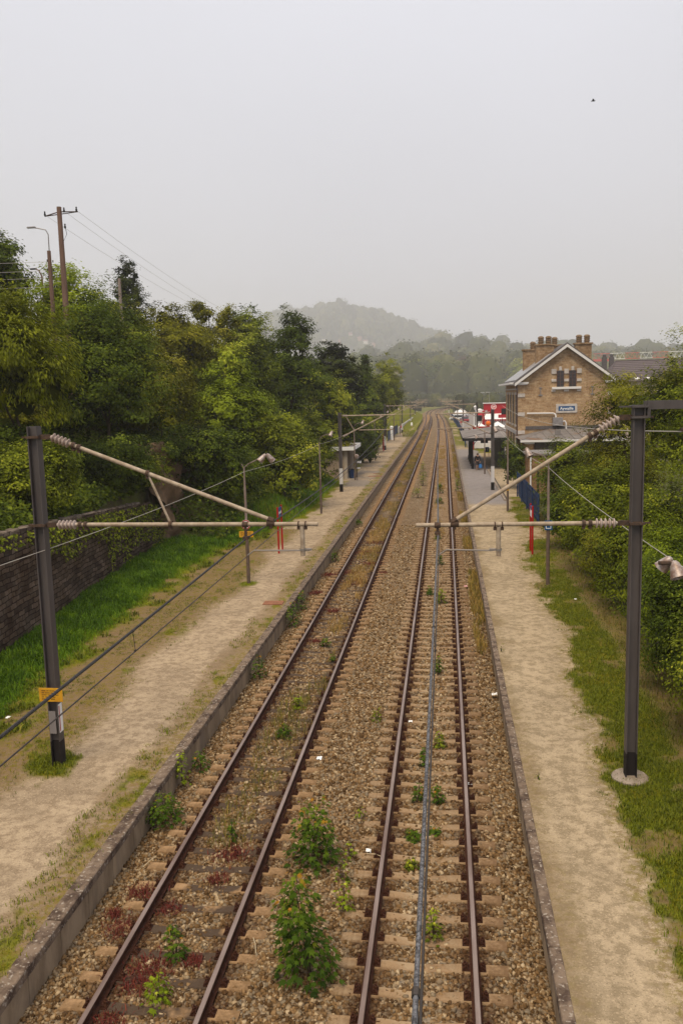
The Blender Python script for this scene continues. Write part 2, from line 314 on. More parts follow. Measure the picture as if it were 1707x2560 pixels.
# left embankment behind the wall
xs = np.concatenate([np.linspace(-11.5, -34, 50), np.linspace(-36, -140, 12)]); ys = np.linspace(2, 330, 90)
def bank_h(X, Y):
    a = np.where(X < WALLX(Y)-.35, 3.55 + .46*(WALLX(Y)-.35-X), .0)
    b = .3 + .66*np.clip(-10.4-X, 0, 99)
    k = smooth01((Y-41)/5); h = a*(1-k)+b*k; cap = np.interp(Y, [0, 60, 110, 160, 240, 330], [10.6, 10.6, 9.5, 6.5, 4, 1.5])
    h = np.where(h > cap, cap + .02*(h-cap), h) + .8*(fbm(X*.25, Y*.25, 12)-.5)*smooth01((-13-X)/4)
    return h
BX, BY = np.meshgrid(xs, ys, indexing='ij'); BZ = bank_h(BX, BY)
BZ = np.where((BX > WALLX(BY)-.35) & (BY < 41), -.3, BZ)
BZ = np.where((BX > -12.6) & (BY >= 41), np.minimum(BZ, -.1), BZ)
struct(npmesh('embankment', np.stack([BX, BY, BZ], -1).reshape(-1, 3), grid_faces(len(xs), len(ys)), M_bank, smooth=True))

# ================================================================== ballast
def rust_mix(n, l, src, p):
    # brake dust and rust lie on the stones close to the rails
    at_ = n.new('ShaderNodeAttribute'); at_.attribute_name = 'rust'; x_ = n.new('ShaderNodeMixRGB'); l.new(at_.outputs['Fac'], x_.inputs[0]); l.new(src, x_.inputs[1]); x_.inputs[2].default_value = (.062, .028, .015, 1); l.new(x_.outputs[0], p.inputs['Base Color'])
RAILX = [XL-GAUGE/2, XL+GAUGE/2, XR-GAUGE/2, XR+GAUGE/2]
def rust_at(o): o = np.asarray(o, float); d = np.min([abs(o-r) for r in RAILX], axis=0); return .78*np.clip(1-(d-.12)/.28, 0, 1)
def ballast_mat():
    m = bpy.data.materials.new('ballast'); m.use_nodes = True; t = m.node_tree; n = t.nodes; l = t.links; p = n['Principled BSDF']; p.inputs['Roughness'].default_value = .95; p.inputs['Specular IOR Level'].default_value = .05
    tx = n.new('ShaderNodeTexCoord'); v = n.new('ShaderNodeTexVoronoi'); v.inputs['Scale'].default_value = 19; l.new(tx.outputs['Object'], v.inputs[0])
    s = n.new('ShaderNodeSeparateColor'); l.new(v.outputs['Color'], s.inputs[0]); r = n.new('ShaderNodeValToRGB'); l.new(s.outputs[0], r.inputs[0]); e = r.color_ramp.elements
    e[0].position = 0; e[0].color = (.08, .052, .03, 1); e[1].position = 1; e[1].color = (.38, .285, .185, 1)
    for pos, c in ((.3, (.19, .122, .065, 1)), (.6, (.31, .215, .123, 1)), (.8, (.24, .196, .145, 1))): k = e.new(pos); k.color = c
    z = n.new('ShaderNodeTexNoise'); z.inputs['Scale'].default_value = .8; z.inputs['Detail'].default_value = 5; l.new(tx.outputs['Object'], z.inputs[0])
    mr = n.new('ShaderNodeMapRange'); l.new(z.outputs[0], mr.inputs[0]); mr.inputs[1].default_value = .35; mr.inputs[2].default_value = .65
    mm = n.new('ShaderNodeMixRGB'); mm.blend_type = 'MULTIPLY'; l.new(mr.outputs[0], mm.inputs[0]); l.new(r.outputs[0], mm.inputs[1]); mm.inputs[2].default_value = (.78, .72, .66, 1)
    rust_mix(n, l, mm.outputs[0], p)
    b = n.new('ShaderNodeBump'); b.inputs['Strength'].default_value = 1; b.inputs['Distance'].default_value = .05; b.invert = True; l.new(v.outputs['Distance'], b.inputs['Height']); l.new(b.outputs[0], p.inputs['Normal'])
    return m
M_ball = ballast_mat()
def ballz(o):   # height of the stone bed across the formation
    o = np.asarray(o, float); z = np.full_like(o, -.195)
    z = np.where(abs(o-(XL+XR)/2) < .75, -.15, z)
    z = np.interp(o, [-6.0, -5.5, -5.2, -3.0, -2.6, -1.8, -1.5, .7, 1.0, 1.5], [-.34, -.28, -.2, -.2, -.165, -.165, -.2, -.2, -.26, -.36])
    return z
offs = np.sort(np.concatenate([[r+e for r in RAILX for e in (-.42, -.12, .12, .42)], [-6.9, -6.2, -5.9, -5.5, -4.0, -2.6, -1.8, -.39, 1.0, 1.42, 1.46, 2.1]])); pl = LINE
BV = (pl[:, None, :] + LN[:, None, :]*offs[None, :, None]); bz = np.where(offs < -6.3, -.66, np.where(offs > 1.5, -.66, ballz(offs)))
BV = np.concatenate([BV, np.repeat(bz[None, :, None], len(pl), 0)], -1)
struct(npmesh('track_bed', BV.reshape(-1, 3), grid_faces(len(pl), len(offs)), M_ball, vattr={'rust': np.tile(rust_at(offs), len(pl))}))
# loose stones on top of it, one by one where they show
M_stone = ramp_mat('ballast_stone', '', [(0, (.06, .033, .015)), (.3, (.155, .089, .038)), (.55, (.255, .155, .073)), (.75, (.19, .148, .10)), (.92, (.37, .262, .15)), (1, (.46, .35, .22))], .95, island=True, spec=.04)
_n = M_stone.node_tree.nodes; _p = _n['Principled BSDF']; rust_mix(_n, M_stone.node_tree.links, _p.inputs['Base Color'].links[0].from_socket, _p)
def stones():
    P = []
    for y0, y1, d in ((8.3, 14, 560), (14, 22, 430), (22, 34, 240), (34, 52, 100)):
        n = int((y1-y0)*7.3*d); P.append(np.stack([rng.uniform(-5.92, 1.38, n), rng.uniform(y0, y1, n), np.full(n, d)], 1))
    P = np.concatenate(P); x, y = P[:, 0], P[:, 1]
    keep = np.ones(len(P), bool)
    for xc, ph in ((XL, 9.89), (XR, 10.51)):
        on = (abs(x-xc) < 1.24) & (abs((y-ph+.285) % .57-.285) < .108); keep &= ~(on & (rng.random(len(P)) > .24))
        for s in (-1, 1): keep &= ~(abs(x-xc-s*GAUGE/2) < .09)
    P = P[keep]; n = len(P); s = rng.uniform(.014, .031, n)*np.interp(P[:, 2], [100, 560], [1.35, 1.0])
    cube = np.array([(-1,-1,-1),(1,-1,-1),(1,1,-1),(-1,1,-1),(-1,-1,1),(1,-1,1),(1,1,1),(-1,1,1)], float)
    V = cube[None]*(1+rng.uniform(-.45, .3, (n, 8, 3)))*s[:, None, None]*rng.uniform(.65, 1.25, (n, 1, 3))
    a = rng.uniform(0, 6.283, (n, 3)); ca, sa = np.cos(a), np.sin(a)
    def rot(V, i, j, c, s_): A = V[..., i]*c[:, None]-V[..., j]*s_[:, None]; B = V[..., i]*s_[:, None]+V[..., j]*c[:, None]; V[..., i] = A; V[..., j] = B
    rot(V, 0, 1, ca[:, 0], sa[:, 0]); rot(V, 1, 2, ca[:, 1], sa[:, 1]); rot(V, 0, 1, ca[:, 2], sa[:, 2])
    V += np.stack([P[:, 0], P[:, 1], ballz(P[:, 0]) + rng.uniform(-.015, .012, n)], 1)[:, None]
    F = np.array([(3,2,1,0),(4,5,6,7),(0,1,5,4),(1,2,6,5),(2,3,7,6),(3,0,4,7)])[None] + (np.arange(n)*8)[:, None, None]
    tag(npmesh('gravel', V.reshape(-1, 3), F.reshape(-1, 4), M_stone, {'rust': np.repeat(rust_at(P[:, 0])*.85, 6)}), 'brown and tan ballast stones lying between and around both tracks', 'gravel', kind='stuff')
stones()
# ================================================================== tracks
M_rtop = mat('rail_head', (.33, .25, .215), .3, (.20, .135, .11), 3, 4, metal=.5, stretch=(1, .15, 1))
M_rust = mat('rail_rust', (.035, .013, .008), .85, (.06, .023, .013), 9, 6)
M_slpR = mat('tan_concrete', (.30, .195, .108), .92, (.165, .097, .05), 4.5, 9, .42, .6, bump=.3, bscale=40, col3=(.34, .24, .145), s3=2.3, t3=(.53, .63))
def left_sleeper_mat():
    m = mat('weathered_concrete', (.34, .21, .11), .92, (.20, .12, .06), 4.5, 9, .42, .6, bump=.3, bscale=40); t = m.node_tree; n = t.nodes; l = t.links; p = n['Principled BSDF']
    src = p.inputs['Base Color'].links[0].from_socket; tx = n.new('ShaderNodeTexCoord'); s = n.new('ShaderNodeSeparateXYZ'); l.new(tx.outputs['Object'], s.inputs[0])
    ab = n.new('ShaderNodeMath'); ab.operation = 'ABSOLUTE'; l.new(s.outputs[0], ab.inputs[0])
    oi = n.new('ShaderNodeObjectInfo'); z = n.new('ShaderNodeTexNoise'); z.noise_dimensions = '4D'; z.inputs['Scale'].default_value = 2.2; z.inputs['Detail'].default_value = 3; l.new(tx.outputs['Object'], z.inputs['Vector']); mu = n.new('ShaderNodeMath'); mu.operation = 'MULTIPLY'; mu.inputs[1].default_value = 50; l.new(oi.outputs['Random'], mu.inputs[0]); l.new(mu.outputs[0], z.inputs['W'])
    a1 = n.new('ShaderNodeMapRange'); l.new(ab.outputs[0], a1.inputs[0]); a1.inputs[1].default_value = .86; a1.inputs[2].default_value = .78
    b1 = n.new('ShaderNodeMapRange'); l.new(z.outputs[0], b1.inputs[0]); b1.inputs[1].default_value = .66; b1.inputs[2].default_value = .57
    mm = n.new('ShaderNodeMath'); mm.operation = 'MULTIPLY'; l.new(a1.outputs[0], mm.inputs[0]); l.new(b1.outputs[0], mm.inputs[1])
    mx = n.new('ShaderNodeMixRGB'); l.new(mm.outputs[0], mx.inputs[0]); l.new(src, mx.inputs[1]); mx.inputs[2].default_value = (.075, .05, .034, 1); l.new(mx.outputs[0], p.inputs['Base Color'])
    return m
M_slpL = left_sleeper_mat()
def sleeper_mesh(mt):
    xs = [-1.24, -1.0, -.75, -.5, -.25, 0, .25, .5, .75, 1.0, 1.24]; prof = []
    mb = MB(); n = len(xs); vs = []
    for x in xs:
        k = max(0, 1-abs(x)/.62); top = -.16-.035*smooth01(k); wt = .088-.012*k; wb = .12-.016*k
        vs += [(x, -wb, -.36), (x, -wt-.012, top-.02), (x, -wt, top), (x, wt, top), (x, wt+.012, top-.02), (x, wb, -.36)]
    fs = [(i*6+j, i*6+j+1, (i+1)*6+j+1, (i+1)*6+j) for i in range(n-1) for j in range(5)] + [tuple(range(6)), tuple(reversed(range((n-1)*6, n*6)))]
    return mb.add(vs, fs)
def clip_mb(s):
    mb = MB(); x = s*GAUGE/2
    mb.box((x, 0, -.155), (.34, .15, .02))
    for q in (-1, 1):
        mb.box((x+q*.115, 0, -.135), (.07, .11, .035), Matrix.Rotation(.35*q, 3, 'Y')); mb.lathe([(.028, 0), (.028, .04), (.014, .045), (.014, .075), (0, .075)], (x+q*.135, .01, -.13), n=6)
        mb.tube([(x+q*.16, -.06, -.14), (x+q*.12, -.05, -.1), (x+q*.09, .0, -.115), (x+q*.12, .05, -.1)], .011, 5)
    return mb
RAILP = [(-.07, -.16), (.07, -.16), (.07, -.148), (.018, -.13), (.012, -.05), (.036, -.038), (.036, -.006), (.03, 0), (-.03, 0), (-.036, -.006), (-.036, -.038), (-.012, -.05), (-.018, -.13), (-.07, -.148)]
def rail(parent, off):
    P = LINE + LN*off; n = len(RAILP); V = []; F = []; mi = []
    for (a, b), nn in zip(P, LN): V += [(a+nn[0]*x-parent.location.x, b+nn[1]*x-parent.location.y, z) for x, z in RAILP]
    for i in range(len(P)-1):
        for k in range(n): F.append((i*n+k, i*n+(k+1) % n, (i+1)*n+(k+1) % n, (i+1)*n+k)); mi.append(0 if k in (6, 7, 8) else 1)
    mb = MB(); mb.add(V, F); mb.m = mi; return mb.build('rail', [M_rtop, M_rust], parent)
def track(xc, ph, mt, label):
    t = thing('railway_track', (xc, ph, 0), label, 'railway track', 'parallel railway tracks')
    rail(t, xc-GAUGE/2); rail(t, xc+GAUGE/2)
    s0 = sleeper_mesh(mt).build('sleeper', mt, t, bevel=0); cl = [clip_mb(s).build('rail_clip', M_rust, s0) for s in (-1, 1)]
    s0.location = (0, -2*.57, 0)
    for k in range(1, 100):
        s = s0.copy(); C.objects.link(s); s.parent = t; s.location = (rng.uniform(-.02, .02), (k-2)*.57, rng.uniform(-.012, .006)); s.rotation_euler.z = rng.uniform(-.008, .008)
        for c in cl: d = c.copy(); C.objects.link(d); d.parent = s
    mb = MB(); sm = sleeper_mesh(mt); Y = 98*.57
    while Y+ph < 330:
        p = at(xc, Y+ph); i = int(np.argmin(abs(LINE[:, 1]-Y-ph))); a = math.atan2(-LN[i][1], LN[i][0]); mb.add([Matrix.Rotation(-a, 3, 'Z') @ Vector(v) + p - t.location for v in sm.v], sm.f); Y += .57
    o = mb.build('sleeper', mt, t); o['kind'] = 'stuff'; cb = MB(); Y = 98*.57
    while Y+ph < 420:
        p = at(xc, Y+ph)-t.location
        for q in (-1, 1):
            for e_ in (-.12, .12): cb.box(p+Vector((q*GAUGE/2+e_, 0, -.14)), (.11, .14 if Y < 120 else .4, .05))
        Y += .57
    o = cb.build('rail_clip', M_rust, t); o['kind'] = 'stuff'
    return t
track(XL, 9.89, M_slpL, 'left railway track, dark stained sleepers overgrown with reddish weeds')
track(XR, 10.51, M_slpR, 'right railway track, evenly tan concrete sleepers with few weeds')
# ================================================================== platform edges
M_cope = mat('lichen_coping', (.20, .145, .105), .92, (.075, .05, .038), 3.2, 9, .42, .6, bump=.5, bscale=30, col3=(.33, .28, .23), s3=17, t3=(.58, .66))
M_edge = mat('edge_concrete', (.32, .24, .16), .92, (.20, .145, .095), 1.6, 9, .42, .6, bump=.2, bscale=25, stretch=(1, 1, .35), col3=(.14, .11, .09), s3=.9)
M_joint = mat('dark_joint', (.07, .055, .045), .95)
def edge(xf, side, label):
    """platform edge: panels with open joints, a backing and a row of coping slabs"""
    t = thing('platform_edge', (xf, 8, 0), label, 'platform edge', 'platform edges'); w_ = MB(); c_ = MB(); b_ = MB()
    Y = -3.0; k = 0
    while Y < 171.5:
        w_.box((side*.06, Y+.5, -.2), (.12, .985, .72)); Y += 1.0
    Y = -3.0; cw = .26 if side < 0 else .17
    while Y < 171:
        z = rng.uniform(-.006, .006); c_.box((side*(cw/2-.035), Y+1, .23+z), (cw, 1.985, .16)); Y += 2.0
    b_.box((side*.135, 84, -.16), (.02, 176, .7))
    w_.build('wall_panels', M_edge, t, bevel=.008); c_.build('coping', M_cope, t, bevel=.015); b_.build('joint_backing', M_joint, t)
    return t
edge(-5.80, -1, 'concrete platform edge beside the left track, lichen spotted coping above pale panels')
e2 = edge(1.405, 1, 'narrow concrete platform edge beside the right track under the sandy platform')
MB().box((.195, 84, .19), (.05, 176, .2)).build('rear_joint', M_joint, e2)
# ================================================================== stone retaining wall and rock
M_stonew = brick_mat('dark_rubble_masonry', (.065, .05, .042), (.18, .138, .11), (.028, .021, .018), .46, .165, stain=(.42, .34, .28), warp=.06)
M_stone_cope = mat('stone_coping', (.20, .155, .12), .95, (.075, .056, .042), 3, 7, .42, .6, bump=.7, bscale=9)
def stone_wall():
    t = thing('retaining_wall', (-13, 22, .3), 'tall dark rubble stone retaining wall behind the left grass verge', 'stone wall')
    ys = np.linspace(2, 42.5, 220); zs = np.linspace(-.6, 1, 26); V = []
    hgt = lambda y: np.interp(y, [2, 22, 34, 40, 42.5], [4.1, 3.95, 3.1, 2.7, 1.6])
    for y in ys:
        for z in zs:
            h = hgt(y)*max(z, 0) + min(z, 0); V.append((WALLX(y)-.12*max(h, 0)/3.9-.0 + .16*(fbm(np.array(y*2.6), np.array(h*3.1), 4)-.5) + .3*(fbm(np.array(y*.3), np.array(h*.4), 6)-.5), y, h))
    V = np.array(V) - np.array([-13, 22, 0]); o = npmesh('wall', V, grid_faces(len(ys), len(zs)), M_stonew, parent=t, smooth=False)
    mb = MB(); y = 2.0
    while y < 38:
        l = rng.uniform(.6, 1.1); h = float(hgt(y+l/2)); x = float(WALLX(y+l/2))-.12; mb.box((x+13-.21, y+l/2-22, h-.07), (.36, l-.02, .16+rng.uniform(0, .08)), Matrix.Rotation(math.atan2(-(float(WALLX(y+l))-float(WALLX(y))), l), 3, 'Z')); y += l
    mb.build('coping', M_stone_cope, t, bevel=.03)
stone_wall()
M_rock = mat('brown_rock', (.2, .125, .075), .95, (.09, .06, .035), 1.1, 9, bump=1, bscale=3)
def rock():
    V = []; nu, nv = 40, 26
    for i in range(nu):
        for j in range(nv):
            y = 40.5 + i*.30; z = -.4 + j*.25; d = fbm(np.array(y*.6+z*.2), np.array(z*.7), 14)*2.4 + 1.2*fbm(np.array(y*1.9), np.array(z*1.6), 15)
            V.append((-16.1 + float(d) - .17*z - (.0 if i < 30 else (i-30)*.2), y, z))
    return tag(npmesh('rock_outcrop', np.array(V), grid_faces(nu, nv), M_rock), 'steep brown rock face where the stone wall ends', 'rock')
rock()

# ================================================================== foliage
def leafmat(name, stops): return ramp_mat(name, 'tint', stops, .6, .27, spec=.06)
LM = {
 'dark':   leafmat('dark_leaves', [(0, (0.010, 0.015, 0.0016)), (.45, (0.063, 0.092, 0.0083)), (.8, (0.149, 0.190, 0.0144)), (1, (0.283, 0.307, 0.0287))]),
 'mid':    leafmat('mid_leaves', [(0, (0.019, 0.026, 0.0022)), (.4, (0.119, 0.148, 0.0093)), (.8, (0.248, 0.275, 0.0179)), (1, (0.432, 0.415, 0.0391))]),
 'bright': leafmat('bright_leaves', [(0, (0.031, 0.044, 0.0024)), (.4, (0.165, 0.215, 0.0093)), (.8, (0.289, 0.347, 0.0193)), (1, (0.460, 0.482, 0.0468))]),
 'olive':  leafmat('olive_leaves', [(0, (0.028, 0.028, 0.0024)), (.4, (0.148, 0.149, 0.0090)), (.8, (0.277, 0.261, 0.0186)), (1, (0.419, 0.358, 0.0394))]),
 'conifer': leafmat('conifer_needles', [(0, (0.007, 0.010, 0.0024)), (.5, (0.039, 0.052, 0.0093)), (1, (0.094, 0.111, 0.0183))]),
 'willow': leafmat('willow_leaves', [(0, (0.030, 0.038, 0.0024)), (.4, (0.176, 0.196, 0.0090)), (.8, (0.300, 0.321, 0.0186)), (1, (0.443, 0.437, 0.0450))]),
 'maple':  leafmat('maple_leaves', [(0, (.018, .035, .004)), (.4, (.052, .095, .007)), (.8, (.11, .16, .011)), (.93, (.2, .22, .015)), (1, (.36, .17, .02))]),
 'beech':  leafmat('copper_beech_leaves', [(0, (.03, .016, .014)), (1, (.10, .055, .045))]),
}
M_bark = mat('bark', (.09, .065, .045), .95, (.05, .036, .025), 6, 6, bump=.6, bscale=14)
def unit(v): return v/np.maximum(np.linalg.norm(v, axis=-1, keepdims=True), 1e-9)
def leaf_quads(P, Nn, size, w=.62, droop=None, r=rng):
    """kite-shaped leaves at P facing Nn"""
    n = len(P); t = r.normal(size=(n, 3)); 
    if droop is not None: t = t*.35 + droop
    t = unit(t - (t*Nn).sum(1, keepdims=True)*Nn); b = np.cross(Nn, t); s = size[:, None]
    A = P; B = P + t*s*.45 + b*s*w*.5 + Nn*s*.12; Cc = P + t*s; D = P + t*s*.45 - b*s*w*.5 + Nn*s*.12
    V = np.stack([A, B, Cc, D], 1).reshape(-1, 3); F = np.arange(4*n).reshape(n, 4); return V, F
def crown_geo(lobes, ncl, per, leaf, clr, seed, up=.55, droop=None, flat=.6, rough=.28, w=.62):
    """leaf clumps through the volume of several ellipsoid lobes (cx,cy,cz,rx,ry,rz)"""
    r = np.random.default_rng(seed); lob = np.array(lobes, float); vol = lob[:, 3]*lob[:, 4]*lob[:, 5]; wts = vol**.7; k = r.choice(len(lob), ncl, p=wts/wts.sum())
    d = unit(r.normal(size=(ncl, 3))); d[:, 2] = np.where(d[:, 2] < -.55, -d[:, 2]*.6, d[:, 2]); d = unit(d)
    rad = 1 - .5*r.random(ncl)**2.2; ph = r.uniform(0, 6, 6)
    bump = 1 + rough*(np.sin(d[:, 0]*5+ph[0])*np.sin(d[:, 1]*4.3+ph[1]) + .6*np.sin(d[:, 2]*7+ph[2]+d[:, 0]*4)) + r.normal(0, .06, ncl)
    c = lob[k, :3] + d*lob[k, 3:]*(rad*bump)[:, None]
    lt = r.normal(.46, .17, len(lob)); ct = np.clip(lt[k] + r.normal(0, .13, ncl), 0, 1); leaf = leaf*.84; m = np.maximum(3, r.poisson(per*1.4, ncl)); id_ = np.repeat(np.arange(ncl), m); n = len(id_)
    off = r.normal(size=(n, 3))*clr*np.array([.55, .55, .55*flat])*r.uniform(.7, 1.3, ncl)[id_][:, None]
    P = c[id_] + off*.85; Nn = unit(np.array([0, 0, up*1.15]) + d[id_]*1.05 + unit(off)*.22 + r.normal(size=(n, 3))*.30)
    dr = None if droop is None else np.tile(np.array([0, 0, -1.0]), (n, 1))*droop + d[id_]*.5
    V, F = leaf_quads(P, Nn, leaf*r.uniform(.65, 1.35, n), w, dr, r); tint = np.clip(ct[id_] + r.normal(0, .085, n), 0, 1)
    # inner foliage, tinted darkest so the shade inside the crown is in its colour
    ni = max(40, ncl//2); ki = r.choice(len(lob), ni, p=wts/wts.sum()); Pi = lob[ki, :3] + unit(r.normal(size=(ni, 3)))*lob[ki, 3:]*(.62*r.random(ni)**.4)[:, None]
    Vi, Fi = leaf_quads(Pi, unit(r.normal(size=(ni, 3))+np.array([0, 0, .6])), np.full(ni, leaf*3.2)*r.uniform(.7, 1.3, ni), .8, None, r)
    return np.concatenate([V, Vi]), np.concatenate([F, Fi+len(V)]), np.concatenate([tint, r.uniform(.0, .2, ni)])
def trunk_mb(h, r0, top, lobes, seed, forks=5):
    r = random.Random(seed); mb = MB(); pts = [(0, 0, -.5)]; 
    for i in range(1, 6): pts.append((r.uniform(-.12, .12)*i*.4, r.uniform(-.12, .12)*i*.4, h*i/5))
    mb.tube(pts, [r0*1.25]+[r0*(1-.14*i) for i in range(1, 6)], 8)
    for k in range(forks):
        lb = r.choice(lobes); a = Vector(pts[r.randint(2, 5)]); b = Vector((lb[0]+r.uniform(-.5, .5)*lb[3], lb[1]+r.uniform(-.5, .5)*lb[4], lb[2]+r.uniform(.0, .6)*lb[5])); m_ = (a+b)/2 + Vector((0, 0, -.08*(b-a).length)); mb.tube([a, m_, b], [r0*.42, r0*.3, r0*.08], 5)
    return mb
def tree(name, base, H, rx, crown_lo, style, label, cat='tree', seed=1, ncl=260, per=34, leaf=.2, clr=.55, shape='round', group=None, droop=None, up=.55, trunk=True, flat=.6, ry=None, lean=(0, 0), w=.62, rough=.28):
    """crown from crown_lo to H above the base"""
    r = random.Random(seed*13+5); ry = ry or rx; lobes = []; zc = (H+crown_lo)/2; hz = (H-crown_lo)/2
    if shape == 'round':
        lobes.append((0, 0, zc, rx*.82, ry*.82, hz*.9))
        for k in range(5): a = k*1.2566+r.uniform(-.4, .4); lobes.append((rx*.48*math.cos(a), ry*.48*math.sin(a), zc+hz*r.uniform(-.45, .35), rx*r.uniform(.42, .6), ry*r.uniform(.42, .6), hz*r.uniform(.34, .5)))
        lobes.append((rx*r.uniform(-.2, .2), 0, zc+hz*.55, rx*.5, ry*.5, hz*.45))
    elif shape == 'cone':
        for k in range(6): q = k/5; lobes.append((r.uniform(-.1, .1)*rx, r.uniform(-.1, .1)*ry, crown_lo+(H-crown_lo)*(.12+.8*q), rx*(1-.8*q), ry*(1-.8*q), hz*.30))
    elif shape == 'column':
        for k in range(5): q = k/4; s = [.7, 1, .95, .75, .45][k]; lobes.append((r.uniform(-.12, .12)*rx, r.uniform(-.1, .1)*ry, crown_lo+(H-crown_lo)*(.14+.72*q), rx*s, ry*s, hz*.34))
    elif shape == 'tall':   # broad skirt with a leader that stands above it
        lobes += [(0, 0, crown_lo+hz*.7, rx*.9, ry*.9, hz*.75), (rx*.05, 0, zc+hz*.35, rx*.6, ry*.6, hz*.5), (rx*.15, 0, H-hz*.28, rx*.36, ry*.36, hz*.34)]
        for k in range(5): a = k*1.2566+r.uniform(-.4, .4); lobes.append((rx*.55*math.cos(a), ry*.55*math.sin(a), zc+hz*r.uniform(-.6, .1), rx*.45, ry*.45, hz*.36))
    elif shape == 'wispy':
        for k in range(9): a = r.uniform(0, 6.28); q = r.random(); lobes.append((rx*.55*math.cos(a)*(.4+q), ry*.55*math.sin(a)*(.4+q), crown_lo+(H-crown_lo)*r.uniform(.1, .9), rx*.32, ry*.32, hz*.24))
    elif shape == 'shrub':
        for k in range(8): a = k*.785+r.uniform(-.4, .4); q = r.uniform(.25, .62); lobes.append((rx*q*math.cos(a), ry*q*math.sin(a), H*r.uniform(.30, .62), rx*.48, ry*.48, H*r.uniform(.28, .4)))
        lobes.append((0, 0, H*.36, rx*.85, ry*.85, H*.40))
    lobes = [(a+lean[0]*c_/H, b+lean[1]*c_/H, c_, d, e_, f_) for a, b, c_, d, e_, f_ in lobes]
    t = thing(name, base, label, cat, group)
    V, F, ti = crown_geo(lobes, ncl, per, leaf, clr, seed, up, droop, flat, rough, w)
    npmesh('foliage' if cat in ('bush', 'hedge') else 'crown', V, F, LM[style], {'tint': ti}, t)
    if trunk: trunk_mb(max(crown_lo+hz*.6, .6*H), max(.05, H*.013), H, lobes, seed, 7 if shape in ('wispy', 'round', 'tall') else 4).build('trunk', M_bark, t, smooth=True)
    return t
def gz(x, y): return float(bank_h(np.array(float(x)), np.array(float(y))))
# ---- trees and bushes on the left bank (x, y, top z, radius, crown bottom z, kind ...)
WOOD = 'trees and bushes on the left bank'
def bank(name, x, y, ztop, rx, zlo, style, label, **k):
    g = gz(x, y)-.15; return tree(name, (x, y, g), ztop-g, rx, max(.3, zlo-g), style, label, group=WOOD, **k)
bank('tree', -28.3, 52, 18.6, 2.4, 11.8, 'dark', 'dark round tree at the left edge of the photo, left of the street lamps', seed=11, ncl=230, per=34, leaf=.24, clr=.6)
bank('willow_tree', -17.4, 33, 12.4, 2.3, 5.6, 'willow', 'yellow green feathery willow at the left edge above the stone wall', seed=12, ncl=330, per=46, leaf=.24, clr=.55, droop=.9, w=.3)
bank('tree', -17.4, 42, 13.5, 3.4, 4.2, 'dark', 'largest dark green tree of the left bank, centred above the stone wall', seed=13, ncl=520, per=44, leaf=.17, clr=.6)
bank('tree', -22.6, 50, 16.4, 2.9, 9.8, 'bright', 'bright yellow green tree in front of the tall utility pole', seed=14, ncl=330, per=36, leaf=.2, clr=.55)
bank('tree', -23.9, 57, 15.4, 1.7, 10, 'mid', 'green tree with ragged leafy top right of the utility pole', seed=15, ncl=170, per=34, leaf=.24, clr=.6, shape='wispy')
bank('tree', -30.1, 80, 21.2, 2.1, 11, 'conifer', 'dark upright tree standing alone against the sky behind a thin pole', seed=16, ncl=330, per=34, leaf=.26, clr=.45, shape='column')
bank('tree', -20.9, 63, 15.3, 3.6, 8, 'olive', 'broad yellowish tree right of the dark upright tree', seed=17, ncl=360, per=36, leaf=.23, clr=.6)
bank('tree', -21.5, 57, 12.6, 2.7, 6.5, 'olive', 'olive tree on the slope below the broad yellowish tree', seed=18, ncl=300, per=36, leaf=.22, clr=.55)
bank('tree', -20.6, 73, 17.0, 1.7, 12.4, 'olive', 'thin airy tree with a bare stem showing against the sky', seed=19, ncl=75, per=34, leaf=.2, clr=.5, shape='wispy')
bank('tree', -18.3, 72, 16.0, 1.5, 11.4, 'olive', 'small wispy reddish green tree right of the thin airy tree', seed=20, ncl=75, per=30, leaf=.2, clr=.5, shape='wispy')
bank('tree', -18.9, 80, 16.4, 3.2, 8.5, 'dark', 'dark bushy tree on the skyline left of the far hill', seed=21, ncl=340, per=34, leaf=.27, clr=.6)
bank('tree', -14.6, 56, 11.4, 3.1, 3.4, 'bright', 'light green cone shaped tree in the middle of the left bank', seed=22, ncl=430, per=40, leaf=.2, clr=.55, shape='tall')
bank('tree', -14.3, 78, 15.6, 4.0, 4.8, 'dark', 'tall dark tree whose leafy top stands out before the far hill', seed=23, ncl=520, per=38, leaf=.27, clr=.65, shape='tall')
bank('tree', -15.9, 69, 12.9, 2.6, 5, 'mid', 'mid green tree between the light cone shaped tree and the tall dark one', seed=24, ncl=320, per=36, leaf=.24, clr=.6)
bank('conifer_tree', -12.9, 98, 14.2, 3.4, 3.5, 'conifer', 'blackish conifer with spiky top right of the tall dark tree', seed=25, ncl=480, per=34, leaf=.34, clr=.6, flat=.35)
bank('tree', -10.9, 118, 12.8, 2.7, 2.8, 'dark', 'dark narrow tree right of the spiky conifer', seed=26, ncl=300, per=32, leaf=.36, clr=.6, shape='cone')
bank('willow_tree', -10.6, 152, 14.0, 3.4, 2.2, 'willow', 'large yellow green willow at the far end of the left platform', seed=27, ncl=330, per=36, leaf=.42, clr=.75, droop=.5, w=.4)
bank('tree', -11.3, 134, 10.6, 2.4, 2.0, 'mid', 'small rounded tree in front of the far yellow willow', seed=28, ncl=230, per=32, leaf=.38, clr=.6)
bank('bush', -11.1, 57, 7.5, 2.8, .2, 'mid', 'big green bush at the foot of the bank behind the platform name sign', cat='bush', seed=29, ncl=440, per=40, leaf=.2, clr=.55, shape='shrub')
bank('bush', -13.4, 47.5, 7.0, 2.9, .9, 'dark', 'dark bush behind the double headed platform lamp', cat='bush', seed=30, ncl=420, per=40, leaf=.18, clr=.55, shape='shrub')
